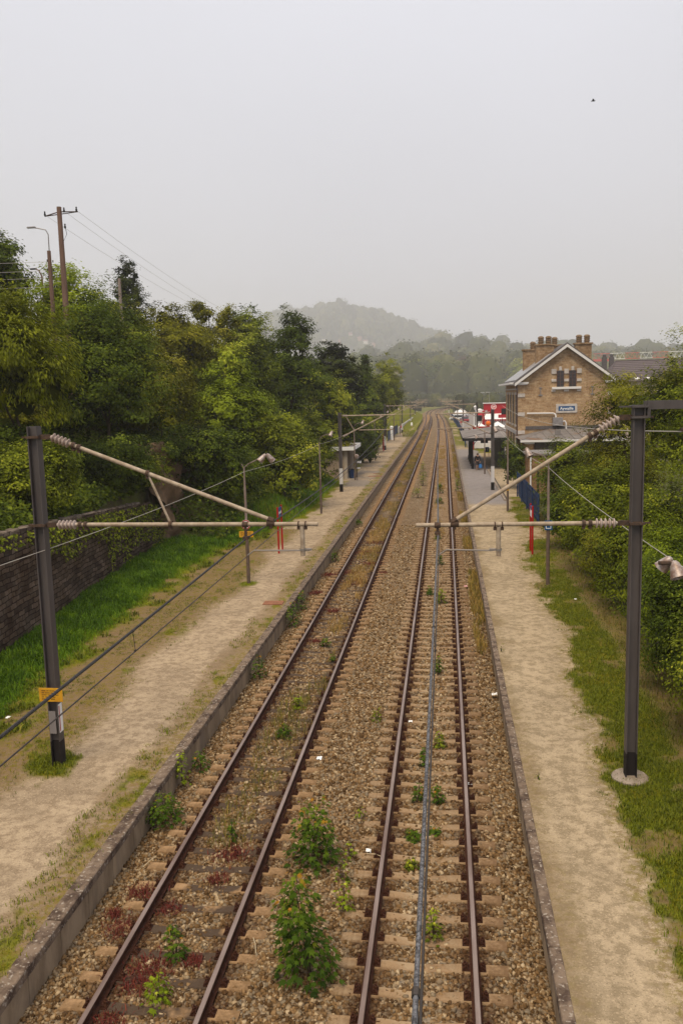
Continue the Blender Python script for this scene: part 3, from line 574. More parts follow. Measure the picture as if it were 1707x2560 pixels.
bank('bush', -15.2, 29, 6.9, 2.1, 3.4, 'mid', 'green bush with pale flowers hanging over the stone wall', cat='bush', seed=31, ncl=340, per=46, leaf=.13, clr=.45, shape='shrub')
bank('bush', -15.6, 37, 6.6, 2.3, 2.6, 'dark', 'dark bush draping over the far end of the stone wall', cat='bush', seed=32, ncl=340, per=44, leaf=.15, clr=.5, shape='shrub')
bank('tree', -11.0, 90, 7.6, 2.9, .2, 'dark', 'dark leafy tree behind the flat roofed shelter', seed=33, ncl=330, per=34, leaf=.3, clr=.6)
bank('bush', -9.3, 95.5, 4.4, 1.7, .2, 'dark', 'dark bush hugging the right side of the shelter', cat='bush', seed=34, ncl=260, per=32, leaf=.26, clr=.5, shape='shrub')
bank('tree', -17.5, 50.5, 9.6, 2.5, 2.6, 'olive', 'olive green tree growing above the brown rock', seed=35, ncl=320, per=36, leaf=.19, clr=.55)
bank('bush', -20.6, 38, 9.6, 2.4, 5, 'olive', 'brownish olive bush below the left willow', cat='bush', seed=36, ncl=320, per=40, leaf=.16, clr=.5, shape='shrub')
bank('tree', -11.6, 86, 10.6, 2.7, 2.2, 'mid', 'green tree rising above the shelter roof', seed=37, ncl=320, per=34, leaf=.28, clr=.6)
bank('bush', -11.2, 70.5, 6.8, 2.3, .4, 'mid', 'light green bush left of the shelter', cat='bush', seed=38, ncl=320, per=36, leaf=.22, clr=.55, shape='shrub')
bank('bush', -17.8, 24, 7.4, 2.4, 4.3, 'olive', 'brown and green bush on top of the wall beside the near left mast', cat='bush', seed=39, ncl=300, per=44, leaf=.13, clr=.5, shape='shrub')
bank('tree', -22.5, 41, 13.2, 2.7, 7, 'olive', 'yellowish tree between the left willow and the bright tree', seed=40, ncl=300, per=38, leaf=.19, clr=.55)
bank('bush', -12.0, 64, 5.2, 2.0, .3, 'dark', 'low dark bush under the light cone shaped tree', cat='bush', seed=41, ncl=260, per=34, leaf=.22, clr=.5, shape='shrub')
bank('tree', -16.6, 62, 9.4, 2.6, 3.5, 'dark', 'dark tree in the hollow beside the light cone shaped tree', seed=42, ncl=300, per=34, leaf=.23, clr=.6)
bank('bush', -9.9, 104, 4.6, 1.9, .2, 'dark', 'dark bush beyond the shelter at the platform edge', cat='bush', seed=43, ncl=230, per=30, leaf=.3, clr=.5, shape='shrub')
bank('bush', -10.6, 112, 6.2, 2.2, .3, 'mid', 'mid green bush under the dark narrow tree', cat='bush', seed=44, ncl=230, per=30, leaf=.32, clr=.55, shape='shrub')
bank('tree', -19.2, 47, 10.2, 2.6, 4.5, 'mid', 'green tree right of the largest dark tree', seed=45, ncl=300, per=36, leaf=.19, clr=.55)
bank('tree', -19.8, 68, 14.0, 3.2, 6.5, 'olive', 'yellowish bushy tree below the thin airy tree', seed=46, ncl=300, per=36, leaf=.24, clr=.6)
bank('tree', -25.5, 64, 13.6, 3.0, 7.5, 'mid', 'green tree in front of the foot of the thin pole', seed=47, ncl=300, per=36, leaf=.24, clr=.6)
bank('bush', -16.2, 44.5, 6.4, 2.2, 2.4, 'dark', 'dark bush between the brown rock and the wall end', cat='bush', seed=48, ncl=300, per=40, leaf=.17, clr=.5, shape='shrub')
bank('bush', -17.5, 33, 7.6, 2.3, 4.2, 'dark', 'dark bush on top of the wall behind the stay tube', cat='bush', seed=49, ncl=320, per=44, leaf=.14, clr=.5, shape='shrub')
def creeper(label, y0, y1, n, seed, xo=0, zt=None, zr=1.1):
    r = np.random.default_rng(seed); y = r.uniform(y0, y1, n); g_ = fbm(y*.9, y*0, seed); dz = r.random(n)**1.6*zr*(.3+1.6*g_); top = np.interp(y, [2, 22, 34, 40, 42.5], [4.1, 3.95, 3.1, 2.7, 1.6]) if zt is None else zt
    x = np.array([float(WALLX(v)) for v in y])+xo+.12+r.uniform(-.1, .22, n)-(dz < .15)*r.uniform(0, .5, n); P = np.stack([x, y, top+.22-dz], 1)
    V, F = leaf_quads(P, unit(np.array([1, -.2, .7])+r.normal(size=(n, 3))*.5), r.uniform(.07, .15, n), .8, np.tile(np.array([0, 0, -1.]), (n, 1)), r); t = thing('creeper', (-13, (y0+y1)/2, 3), label, 'creeper', 'creepers on the old wall'); o = npmesh('foliage', V-np.array([-13, (y0+y1)/2, 3]), F, LM['mid'], {'tint': r.random(n)*.8}, t)
    st = MB(); [st.tube([(float(WALLX(q))+13+.1, q-(y0+y1)/2, .6), (float(WALLX(q))+13+.2, q-(y0+y1)/2+.2, -zr*.6)], .012, 4) for q in r.uniform(y0, y1, 6)]; st.build('stem', M_bark, t)
creeper('creeper trailing over the near stretch of the stone wall', 14, 26, 500, 1, zr=.45); creeper('thick creeper over the middle of the stone wall', 26, 33, 1100, 2, zr=.9); creeper('creeper smothering the far end of the stone wall', 33, 41.5, 1900, 3, zr=1.7)
def undergrowth():
    r = np.random.default_rng(8); n = 140000; y = 12+ (112-12)*r.random(n)**1.5; x = -11.8 - 21*r.random(n)**1.3; k = (x < WALLX(y)-.2) | (y > 43); k &= fbm(x*.6, y*.6, 19) > .2; x, y = x[k], y[k]; y2 = r.uniform(13, 46, 26000); x2 = np.interp(y2, [4, 15, 22.4, 34.4, 42, 48], [-11.6, -12.4, -13.06, -14.25, -14.7, -14.9])-.25-2.8*r.random(26000); x, y = np.concatenate([x, x2]), np.concatenate([y, y2]); n = len(x)
    z = np.maximum(bank_h(x, y), np.where(y > 46, .3+.55*np.clip(interp(y, GL)-1-x, 0, 9), -9)) + abs(r.normal(0, .28, n))*(.4+fbm(x*1.1, y*1.1, 20)*1.6)
    z = np.where((x > -12.7) & (y > 43), .32+.55*np.clip(interp(y, GL)-1-x, 0, 9)+abs(r.normal(0, .15, n)), z)
    V, F = leaf_quads(np.stack([x, y, z], 1), unit(r.normal(size=(n, 3))*.5+np.array([.35, -.25, .8])), np.interp(y, [12, 110], [.13, .34])*r.uniform(.7, 1.3, n), .75, None, r)
    tag(npmesh('undergrowth', V, F, LM['dark'], {'tint': np.clip(fbm(x*.8, y*.8, 21)+r.normal(0, .16, n), 0, 1)}), 'dense low undergrowth covering the left bank between the trees', 'undergrowth', kind='stuff')
undergrowth()
bank('bush', -15.9, 40.5, 5.6, 1.9, 2.4, 'mid', 'bush at the very end of the stone wall beside the rock', cat='bush', seed=50, ncl=280, per=40, leaf=.15, clr=.45, shape='shrub')
bank('bush', -13.3, 52, 5.0, 1.9, .3, 'dark', 'low dark bush right of the brown rock', cat='bush', seed=51, ncl=280, per=36, leaf=.18, clr=.5, shape='shrub')
# ---- right hand hedge and trees
HEDGE = 'bushes and trees along the right platform'
def rightp(name, x, y, H, rx, lo, style, label, **k): return tree(name, (x, y, .27), H-.27, rx, lo, style, label, group=HEDGE, **k)
rightp('tree', 10.2, 36, 9.6, 2.7, 2.0, 'mid', 'tallest right hand tree at the right edge behind the near mast', seed=61, ncl=460, per=52, leaf=0.134, clr=.5)
rightp('tree', 9.0, 43, 9.0, 2.5, 1.2, 'olive', 'pale feathery tree right of the station gable', seed=62, ncl=340, per=50, leaf=0.151, clr=.5, w=.4)
rightp('bush', 6.9, 36, 5.6, 2.0, .2, 'mid', 'large leafy bush left of the near right mast', cat='bush', seed=63, ncl=440, per=55, leaf=0.126, clr=.48, shape='shrub')
rightp('bush', 7.5, 51, 5.6, 2.2, .2, 'mid', 'rounded bush hiding the lower annex of the station', cat='bush', seed=64, ncl=340, per=47, leaf=0.160, clr=.5, shape='shrub')
rightp('bush', 7.1, 24.5, 5.0, 1.9, .2, 'bright', 'bright bush behind the near right mast', cat='bush', seed=65, ncl=460, per=57, leaf=0.101, clr=.42, shape='shrub')
rightp('bush', 6.9, 29.5, 5.2, 1.9, .2, 'mid', 'green bush between the near mast and the blue sign post', cat='bush', seed=66, ncl=420, per=57, leaf=0.109, clr=.45, shape='shrub')
rightp('bush', 6.3, 18.2, 4.4, 1.6, .1, 'mid', 'bush under the near right lamp head', cat='bush', seed=67, ncl=380, per=60, leaf=0.084, clr=.38, shape='shrub')
rightp('bush', 6.2, 21.3, 4.2, 1.3, .1, 'dark', 'darker bush just right of the near mast', cat='bush', seed=68, ncl=320, per=57, leaf=0.092, clr=.38, shape='shrub')
rightp('bush', 5.9, 68, 4.3, 1.6, .1, 'dark', 'small dark bush beside the canopy', cat='bush', seed=69, ncl=220, per=45, leaf=0.168, clr=.42, shape='shrub')
rightp('bush', 6.0, 14.2, 3.0, 1.6, .1, 'mid', 'nearest bush at the lower right edge', cat='bush', seed=70, ncl=330, per=57, leaf=0.076, clr=.34, shape='shrub')
rightp('bush', 6.3, 41.5, 4.0, 1.5, .1, 'dark', 'bush beside the blue slatted fence', cat='bush', seed=71, ncl=320, per=50, leaf=0.134, clr=.45, shape='shrub')
rightp('tree', 10.4, 28, 8.6, 2.8, 2.0, 'bright', 'light green tree at the right edge above the near lamp', seed=72, ncl=430, per=55, leaf=0.109, clr=.48)
rightp('bush', 6.3, 32.8, 3.2, 1.1, .1, 'olive', 'yellowing low bush at the edge of the right verge', cat='bush', seed=73, ncl=220, per=50, leaf=0.101, clr=.4, shape='shrub')
rightp('bush', 9.4, 46, 5.6, 2.6, .2, 'mid', 'wide bush below the pale feathery tree', cat='bush', seed=74, ncl=340, per=47, leaf=0.151, clr=.5, shape='shrub')
rightp('tree', 13.5, 52, 9.2, 2.6, 2, 'olive', 'olive tree at the right edge behind the tallest right hand tree', seed=75, ncl=300, per=45, leaf=0.168, clr=.5)
rightp('bush', 9.3, 20.5, 5.2, 2.2, .2, 'mid', 'bush at the right edge beyond the near lamp head', cat='bush', seed=76, ncl=340, per=55, leaf=0.092, clr=.42, shape='shrub')
for x, y, H, rx, s, sd, lb in ((19, 128, 7, 3, 'mid', 80, 'small tree behind the station roof'), (24, 118, 8, 3, 'olive', 81, 'tree in front of the grey roofed house')):
    rightp('tree', x, y, H, rx, 1.5, s, lb, seed=sd, ncl=170, per=28, leaf=.36, clr=.7)
# ================================================================== hills, far woods, houses
K = 2.4
def crestA(x): return K*np.interp(x/K, [-900, -500, -340, -315, -289, -257, -225, -188, -179, -166, -139, -108, -78, -48, -18, 20, 80, 300, 700], np.array([40, 70, 92, 101, 110, 126, 134, 134, 129, 136, 135, 127, 115, 102, 92, 78, 60, 46, 40])-11.)
def crestB(x): return K*np.interp(x/K, [-700, -300, -150, -74, -38, -17, 14, 41, 62, 106, 132, 179, 300, 700], np.array([30, 30, 32, 39, 48, 51, 53, 50, 46, 42, 44, 38, 34, 30])-13.)
def hill_h(X, Y):
    a = crestA(X)*smooth01((Y-2000)/1120); b = crestB(X)*np.clip((Y-640)/1160, 0, 1)**1.2; return np.maximum(a, b) + 5*(fbm(X*.008, Y*.008, 50)-.5)*np.clip((Y-640)/150, 0, 1) - .6
hx = np.linspace(-2100, 1700, 130); hy = np.linspace(600, 3900, 100); HX, HY = np.meshgrid(hx, hy, indexing='ij')
struct(npmesh('hills', np.stack([HX, HY, hill_h(HX, HY)], -1).reshape(-1, 3), grid_faces(len(hx), len(hy)), mat('hill_meadow', (.10, .105, .03), .95, (.06, .07, .02), .02, 6), smooth=True))
M_wood = leafmat('far_wood', [(0, (.028, .034, .012)), (.45, (.075, .084, .025)), (.8, (.13, .13, .035)), (1, (.20, .175, .06))])
HOUSES = [(-371, 2626), (-322, 2612), (-292, 2689), (-264, 2668), (-243, 2651), (-212, 2640), (-182, 2644), (-220, 2598), (-151, 2606), (52, 1532), (75, 1508), (89, 1516), (103, 1499), (117, 1525)]
def wood(regions, name, label, seed):
    r = np.random.default_rng(seed); VV = []; FF = []; TT = []; base = 0
    for (x0, x1, y0, y1, n, R0, R1, q, ls) in regions:
        x = r.uniform(x0, x1, n); y = r.uniform(y0, y1, n); ok = np.ones(n, bool)
        for hx_, hy_ in HOUSES: ok &= ~((abs(x-hx_-(-.09 if hy_ > 2000 else .05)*(y-hy_)) < 11) & (y < hy_+8) & (y > hy_-110))
        x, y = x[ok], y[ok]; n = len(x); z = hill_h(x, y) if y0 >= 600 else np.full(n, -.6); Rr = R0 + (R1-R0)*r.random(n)**1.6; ct = np.clip(r.normal(.42, .28, n), 0, 1)
        nu, nv = 9, 6; th = np.linspace(0, 2*np.pi, nu, endpoint=False); fi = np.linspace(-.7, np.pi/2, nv); T = np.array([(np.cos(f)*np.cos(t), np.cos(f)*np.sin(t), np.sin(f)) for f in fi for t in th])
        Fc = np.array([(j*nu+i, j*nu+(i+1) % nu, (j+1)*nu+(i+1) % nu, (j+1)*nu+i) for j in range(nv-1) for i in range(nu)]); cen = np.stack([x, y, z+Rr*.85], 1)[:, None]; sc_ = Rr[:, None, None]*np.array([1, 1, 1.25])
        rad = r.uniform(.72, 1.06, (n, len(T), 1)); rad[:, -nu:] = rad[:, -nu:].mean(1, keepdims=True); Vc_ = cen + T[None]*rad*sc_; m_ = len(T)
        VV.append(Vc_.reshape(-1, 3)); FF.append((Fc[None]+(np.arange(n)*m_)[:, None, None]).reshape(-1, 4)+base); base += n*m_; TT.append(np.clip(np.repeat(ct, len(Fc))*.8+r.normal(0, .12, n*len(Fc)), 0, 1))
        d = unit(r.normal(size=(n, q, 3))); d[..., 2] = abs(d[..., 2])*1.1 - .25; d = unit(d); P = cen + d*r.uniform(.86, 1.08, (n, q, 1))*sc_
        Nn = unit(d+r.normal(size=d.shape)*.45); V, F = leaf_quads(P.reshape(-1, 3), Nn.reshape(-1, 3), np.repeat(Rr*ls, q)*r.uniform(.6, 1.3, n*q), .8, None, r)
        VV.append(V); FF.append(F+base); base += len(V); TT.append(np.clip(np.repeat(ct, q)+r.normal(0, .12, n*q), 0, 1))
    return tag(npmesh(name, np.concatenate(VV), np.concatenate(FF), M_wood, {'tint': np.concatenate(TT)}), label, 'wood', kind='stuff')
wood([(-1030, 410, 2050, 3180, 3000, 10, 22, 34, .26), (-1030, 410, 2050, 3180, 160, 22, 30, 60, .2)], 'forest', 'misty wooded slopes of the far hill', 3)
wood([(-450, 790, 1000, 1900, 2400, 7, 15, 40, .26), (-450, 790, 1000, 1900, 130, 15, 23, 70, .19)], 'forest', 'hazy wood on the lower ridge behind the station', 4)
wood([(-260, 330, 660, 1000, 420, 8, 18, 110, .17), (4, 90, 335, 640, 260, 1.6, 4.2, 70, .26), (-60, -14, 200, 640, 260, 2, 4.8, 70, .26), (-14, 40, 529, 640, 110, 2, 4.5, 70, .26)], 'scrub', 'green scrub and thickets on the valley floor beyond the tracks', 5)
far = [('tree', -75, 742, 40, 14, 'mid', 'hazy round tree at the foot of the hill, leftmost beyond the willow'), ('tree', -51, 734, 35, 12.5, 'dark', 'hazy dark tree left of where the tracks vanish'), ('tree', -29, 731, 38, 13, 'mid', 'hazy broad tree above the curve of the tracks'),
       ('tree', -5, 738, 30, 12, 'dark', 'hazy tree left of the copper beech'), ('copper_beech', 17, 748, 33, 14, 'beech', 'dusky purple copper beech in the misty valley'), ('tree', 42, 741, 25, 12, 'olive', 'pale hazy tree right of the copper beech'), ('tree', 65, 751, 30, 13, 'mid', 'hazy tree left of the station roof in the valley'), ('tree', 88, 745, 29, 12, 'dark', 'hazy tree just behind the station eaves')]
for i, (nm, x, y, H, rx, st, lb) in enumerate(far): tree(nm, (x, y, float(hill_h(np.array(float(x)), np.array(float(y))))-.3), H, rx, 2, st, lb, seed=90+i, ncl=170, per=34, leaf=1.9, clr=3.8, group='single trees at the foot of the hill')
M_hw = mat('far_render', (.72, .68, .62), .9); M_hw2 = mat('far_brick', (.42, .25, .19), .9); M_hr = mat('far_red_roof', (.27, .13, .10), .9); M_hr2 = mat('far_grey_roof', (.12, .11, .115), .9); M_hwin = mat('far_window', (.05, .05, .06), .3)
def far_house(x, y, wd, h, wall, roof, rz, label):
    z = float(hill_h(np.array(float(x)), np.array(float(y)))); t = thing('house', (x, y, z), label, 'house', 'houses on the far hills', rz); wd *= 1.35; h *= 1.35; d = wd*.75
    MB().box((0, 0, h/2-1), (wd, d, h+2)).build('wall', wall, t)
    MB().add([(-wd/2-.4, -d/2-.5, h), (wd/2+.4, -d/2-.5, h), (wd/2+.4, d/2+.5, h), (-wd/2-.4, d/2+.5, h), (-wd/2-.4, 0, h+d*.42), (wd/2+.4, 0, h+d*.42)], [(0, 1, 5, 4), (2, 3, 4, 5), (0, 4, 3), (1, 2, 5), (3, 2, 1, 0)]).build('roof', roof, t)
    for k in (-1, 1): MB().box((k*wd*.25, -d/2-.02, h*.55), (1.2, .1, 1.5)).build('window', M_hwin, t)
hd = [('white house with grey roof, leftmost on the far hill', 9, 6, M_hw, M_hr2), ('brick house with red roof below the wooded crest', 12, 6, M_hw2, M_hr), ('long pale house with red roof in the middle of the far hill', 14, 6, M_hw, M_hr), ('brick house near the middle of the far hill', 11, 7, M_hw2, M_hr), ('pale house with red roof right of the brick one', 10, 6, M_hw, M_hr), ('red roofed house near the right end of the hill row', 13, 6, M_hw2, M_hr), ('tall pale house at the right end of the hill row', 9, 9, M_hw, M_hr2), ('low white house lower on the far hill', 10, 5, M_hw, M_hr), ('white house lowest and rightmost on the far hill', 11, 5, M_hw, M_hr2),
      ('brick house on the near ridge left of the station roof', 7, 4, M_hw2, M_hr), ('house with pale gable on the near ridge', 6, 4.5, M_hw, M_hr), ('house with red roof in the middle of the near ridge row', 7, 4, M_hw2, M_hr), ('white house on the near ridge', 6, 4.5, M_hw, M_hr2), ('rightmost house of the near ridge row', 6, 4, M_hw, M_hr)]
for (x, y), (lb, wd, h, wl, rf) in zip(HOUSES, hd): far_house(x, y, wd, h, wl, rf, random.uniform(-.5, .5), lb)
# ================================================================== overhead line
M_mast = mat('mast_paint', (.085, .071, .07), .55, (.05, .04, .039), 2, 6, .35, .65, spec=.5, stretch=(1, 1, .2), col3=(.14, .08, .05), s3=3, t3=(.62, .75))
M_band = mat('white_band_paint', (.62, .6, .6), .7); M_black = mat('bitumen', (.022, .018, .018), .7)
M_tube = mat('weathered_tube', (.44, .36, .275), .7, (.27, .20, .14), 7, 7, metal=.1, stretch=(1, 1, 1), bump=.15, bscale=60)
M_porc = mat('porcelain_brown', (.46, .38, .34), .4, (.36, .28, .24), 5, 4); M_iron = mat('rusty_iron', (.05, .036, .03), .8, (.10, .06, .04), 15, 5)
M_wire = mat('wire', (.07, .058, .052), .55, metal=.3); M_cable = mat('catenary_cable', (.17, .17, .185), .6, (.06, .057, .06), 45, 3, .42, .58, metal=.2); M_cabled = mat('catenary_cable_dark', (.06, .055, .055), .6, (.03, .028, .028), 45, 3, metal=.2); M_galv4 = mat('steady_arm_metal', (.24, .21, .19), .6, metal=.2); M_wirel = mat('pale_cable', (.42, .39, .35), .7)
M_yel = mat('yellow_enamel', (.62, .33, .022), .6, (.5, .24, .02), 8, 5); M_stk = mat('sticker_grey', (.2, .18, .18), .7); M_white = mat('white_paint', (.78, .77, .75), .6); M_red = mat('red_paint', (.42, .012, .010), .5, (.33, .012, .012), 3, 3)
M_blk = mat('black_paint', (.02, .018, .018), .6); M_fnd = mat('foundation_concrete', (.33, .27, .22), .9, (.22, .17, .13), 5, 6)
M_blue = mat('sign_blue', (.012, .07, .19), .5); M_navy = mat('navy_paint', (.011, .026, .082), .55, (.018, .045, .12), 4, 4)
def hcol(mb, x, y, z0, z1, s=.26, mi=0):
    for q in (-1, 1): mb.box((x+q*(s/2-.011), y, (z0+z1)/2), (.022, s*.98, z1-z0), mi=mi)
    mb.box((x, y, (z0+z1)/2), (s-.044, .03, z1-z0), mi=mi)
def insulator(name, a, d, parent, n=5, r=.098, step=.08):
    d = Vector(d).normalized(); prof = [(0, 0), (.035, 0)]
    for k in range(n): h = k*step+.02; prof += [(.04, h), (r, h+step*.42), (r*.93, h+step*.58), (.04, h+step*.7)]
    prof += [(.035, n*step+.05), (0, n*step+.05)]; return MB().lathe(prof, a, d, 16).build(name, M_porc, parent, smooth=True)
def clamp(mb, p, ax, r=.05, l=.07):
    ax = Vector(ax).normalized(); mb.lathe([(r+.016, -l/2), (r+.016, l/2)], p, ax, 10); mb.box(Vector(p)-Vector((0, 0, r+.03)), (.06, .06, .06))
def near_mast(x, y, s, label, top, up, lo_z, tip, join, drop, strutx, cont, mess):
    """mast with an insulated stay tube, registration tube, drop post and steady arm; s = direction towards the track"""
    t = thing('catenary_mast', (x, y, .3), label, 'catenary mast', 'steel catenary masts'); O = Vector((x, y, .3)); V = lambda a, z: Vector((a, y, z)) - O
    mb = MB(); hcol(mb, 0, 0, .55, top-.3, .215); mb.build('shaft', M_mast, t)
    mb = MB(); hcol(mb, 0, 0, -.35, .55, .219); mb.build('dark_foot', M_black, t)
    f = MB(); a = V(x+s*.13, up); f.box((0, 0, up-.3), (.27, .27, .05)); f.box(a+Vector((s*.1, 0, 0)), (.22, .05, .1)); f.box((-s*.2, 0, up-.3), (.16, .04, .03)); f.build('mast_bracket', M_iron, t); f = MB()
    b = V(x+s*.13, lo_z); f.box((0, 0, lo_z-.3), (.27, .27, .05)); f.box(b+Vector((s*.1, 0, 0)), (.2, .05, .1)); f.box((-s*.2, 0, lo_z-.3), (.14, .04, .03)); f.build('mast_bracket', M_iron, t)
    j = V(join[0], join[1]); a2 = a+Vector((s*.22, 0, 0)); d = (j-a2).normalized(); insulator('insulator', a2, d, t)
    u = MB(); u.tube([a2+d*.42, j], .042, 10); ut = u.build('stay_tube', M_tube, t, smooth=True)
    cl1 = lambda p, ax, *k: (lambda c: (clamp(c, p, ax, *k), c.build('clamp', M_iron, t)))(MB()); cl1(a2+d*.5, d); cl1(a2+d*.62, d); c = MB(); c.lathe([(.06, -.06), (.06, .06)], j, d, 8); c.build('clamp', M_iron, t)
    b2 = b+Vector((s*.22, 0, 0)); insulator('insulator', b2, (s, 0, 0), t); e_ = V(tip, lo_z-.02)
    MB().tube([b2+Vector((s*.42, 0, 0)), e_], .043, 10).build('registration_tube', M_tube, t, smooth=True)
    for q in (.5, .62): cl1(b2+Vector((s*q, 0, 0)), (1, 0, 0))
    dp = V(drop[0], lo_z-.02); c = MB(); clamp(c, V(join[0], lo_z), (1, 0, 0), .046, .16); c.box(V(join[0], (lo_z+join[1])/2), (.05, .05, abs(join[1]-lo_z)+.04)); c.build('clamp', M_iron, t)
    for q in (-.07, .07): cl1(dp+Vector((q, 0, 0)), (1, 0, 0), .046, .025)
    if strutx: 
        p0 = V(strutx[0], 0); fr = (strutx[0]-(a2+O).x)/(j-a2).x; p0 = a2 + (j-a2)*fr; p1 = V(strutx[1], lo_z); MB().tube([p0, p1], .026, 8).build('strut', M_tube, t, smooth=True); cl1(p0, d); cl1(p1, (1, 0, 0))
    MB().tube([dp-Vector((0, 0, .04)), V(drop[0], drop[1])], .048, 10).build('drop_post', M_tube, t, smooth=True)
    h = V(drop[0], drop[1]+.13); arm = MB(); arm.tube([h, h-Vector((s*-.14, 0, .02)), V(cont[0]+(drop[0]-cont[0])*.12, cont[1]+.10), V(cont[0], cont[1])], .017, 6); arm.lathe([(.062, -.02), (.062, .02)], h, (0, 0, 1), 10); arm.box(h+Vector((s*.12, 0, 0)), (.12, .05, .04)); arm.build('steady_arm', M_galv4, t)
    hk = MB(); hk.tube([V(mess[0], lo_z-.06), V(mess[0], mess[1])], .03, 6); hk.box(V(mess[0], mess[1]+.02), (.1, .16, .06)); hk.lathe([(.058, -.06), (.058, .06)], V(mess[0], lo_z-.02), (1, 0, 0), 10); hk.build('cable_hanger', M_iron, t)
    return t
mL = near_mast(-8.29, 16.23, 1, 'near left steel mast with yellow notice, bracket reaching over the left track', 7.54, 7.32, 5.51, -2.51, (-3.46, 5.58), (-2.83, 4.85), (-5.95, -5.52), (-3.96, 4.86), (-3.98, 5.2))
sg = MB(); sg.box((0, -.137, 1.60), (.52, .012, .30)); sg.box((0, -.122, 1.60), (.3, .03, .04)); ns = sg.build('warning_sign', M_yel, mL, bevel=.004)
tl = MB()
for k in range(5): 
    x0 = -.2
    for wl in ([.09, .05, .11, .06], [.06, .1, .08, .07], [.11, .07, .05, .08], [.05, .12, .09], [.1, .06, .09])[k]: tl.box((x0+wl/2, -.145, 1.69-.045*k), (wl, .004, .012)); x0 += wl+.02
tl.build('sign_text', M_blk, ns)
mb = MB(); mb.box((.1125, .0, 1.05), (.008, .16, .62)); mb.build('sticker', M_white, mL); MB().box((.118, -.055, 1.05), (.004, .03, .56)).build('sticker_stripe', M_red, mL); MB().box((-.02, -.110, .98), (.15, .006, .5)).build('label_plate', M_stk, mL)
mR = near_mast(3.60, 16.37, -1, 'near right steel mast on a round concrete foot, bracket reaching over the right track', 7.69, 7.46, 5.45, -.58, (.17, 5.52), (1.02, 4.81), None, (-.13, 4.84), (-.16, 5.25))
MB().lathe([(0, -.3), (.36, -.3), (.36, .03), (.33, .06), (0, .06)], (0, 0, 0), n=24).build('foundation', M_fnd, mR)
hb = MB(); hb.box((1.6, 0, 7.38), (3.0, .12, .16)); hb.box((0, 0, 7.36), (.3, .3, .04)); hb.box((0, 0, 7.16), (.3, .3, .04)); hb.box((-.25, 0, 7.36), (.2, .04, .03)); hb.box((-.25, 0, 7.18), (.2, .04, .03)); hb.box((.17, 0, 7.3), (.06, .2, .3)); hb.build('feeder_bracket', M_mast, mR)
hb = MB(); hb.tube([(1.0, 0, 7.28), (.95, 0, 7.06), (.83, 0, 6.93)], .022, 6); hb.box((.83, 0, 6.91), (.12, .14, .06)); hb.build('feeder_hanger', M_iron, mR)
# plainer masts further on: flat top tube with a rising brace and a low registration tube
def far_mast(s, label):
    t = thing('catenary_mast', (0, 0, .3), label, 'catenary mast', 'steel catenary masts')
    mb = MB(); hcol(mb, 0, 0, 1.9, 6.35, .25); mb.build('shaft', M_mast, t); mb = MB(); hcol(mb, 0, 0, .62, 1.9, .254); mb.build('white_band', M_band, t); mb = MB(); hcol(mb, 0, 0, -.3, .62, .256); mb.build('dark_foot', M_black, t)
    X = lambda a, z: Vector((s*a, 0, z-.3))
    insulator('insulator', X(.2, 6.4), (s, 0, 0), t); MB().tube([X(.62, 6.4), X(4.45, 6.4)], .05, 8).build('top_tube', M_tube, t, smooth=True)
    b = X(.22, 4.75); e = X(3.6, 6.36); d = (e-b).normalized(); insulator('insulator', b, d, t); MB().tube([b+d*.42, e], .045, 8).build('brace_tube', M_tube, t, smooth=True)
    MB().tube([X(.5, 6.36), X(1.15, 5.22)], .03, 6).build('strut', M_tube, t); MB().tube([X(1.5, 5.24), X(4.3, 5.24)], .035, 8).build('registration_tube', M_tube, t, smooth=True)
    f = MB(); f.box(X(.13, 6.4), (.3, .3, .05)); f.box(X(.13, 4.75), (.3, .3, .05)); f.tube([X(4.3, 6.36), X(4.3, 5.2)], .02, 6); f.tube([X(4.1, 5.2), X(3.3, 4.95)], .017, 6); f.build('fittings', M_iron, t)
    return t
FL = ['grey mast with white band just left of the platform shelter', 'second mast beyond the shelter on the left platform', 'mast by the blue fence at the far end of the left platform', 'distant left mast where the platform ends', 'distant left mast at the start of the track curve', 'farthest left mast near the vanishing tracks']
FR = ['dark mast with white band in front of the canopy', 'dark mast behind the canopy roof', 'slim mast left of the parked red car', 'distant right mast beside the far yard fence', 'distant right mast at the start of the track curve', 'farthest right mast near the vanishing tracks']
pl_, pr_ = far_mast(1, FL[0]), far_mast(-1, FR[0]); MASTY = [66.8, 117.4, 168, 218.5, 269, 320]
for i, Y in enumerate(MASTY):
    for (pt, off, lbl) in ((pl_, -8.33, FL[i]), (pr_, 3.7 if i < 1 else (4.4 if i == 1 else 3.7), FR[i])):
        o = pt if i == 0 else copy_tree(pt); p = at(off, Y); o.location = (p.x, p.y, .3 if i < 3 else -.3); o['label'] = lbl
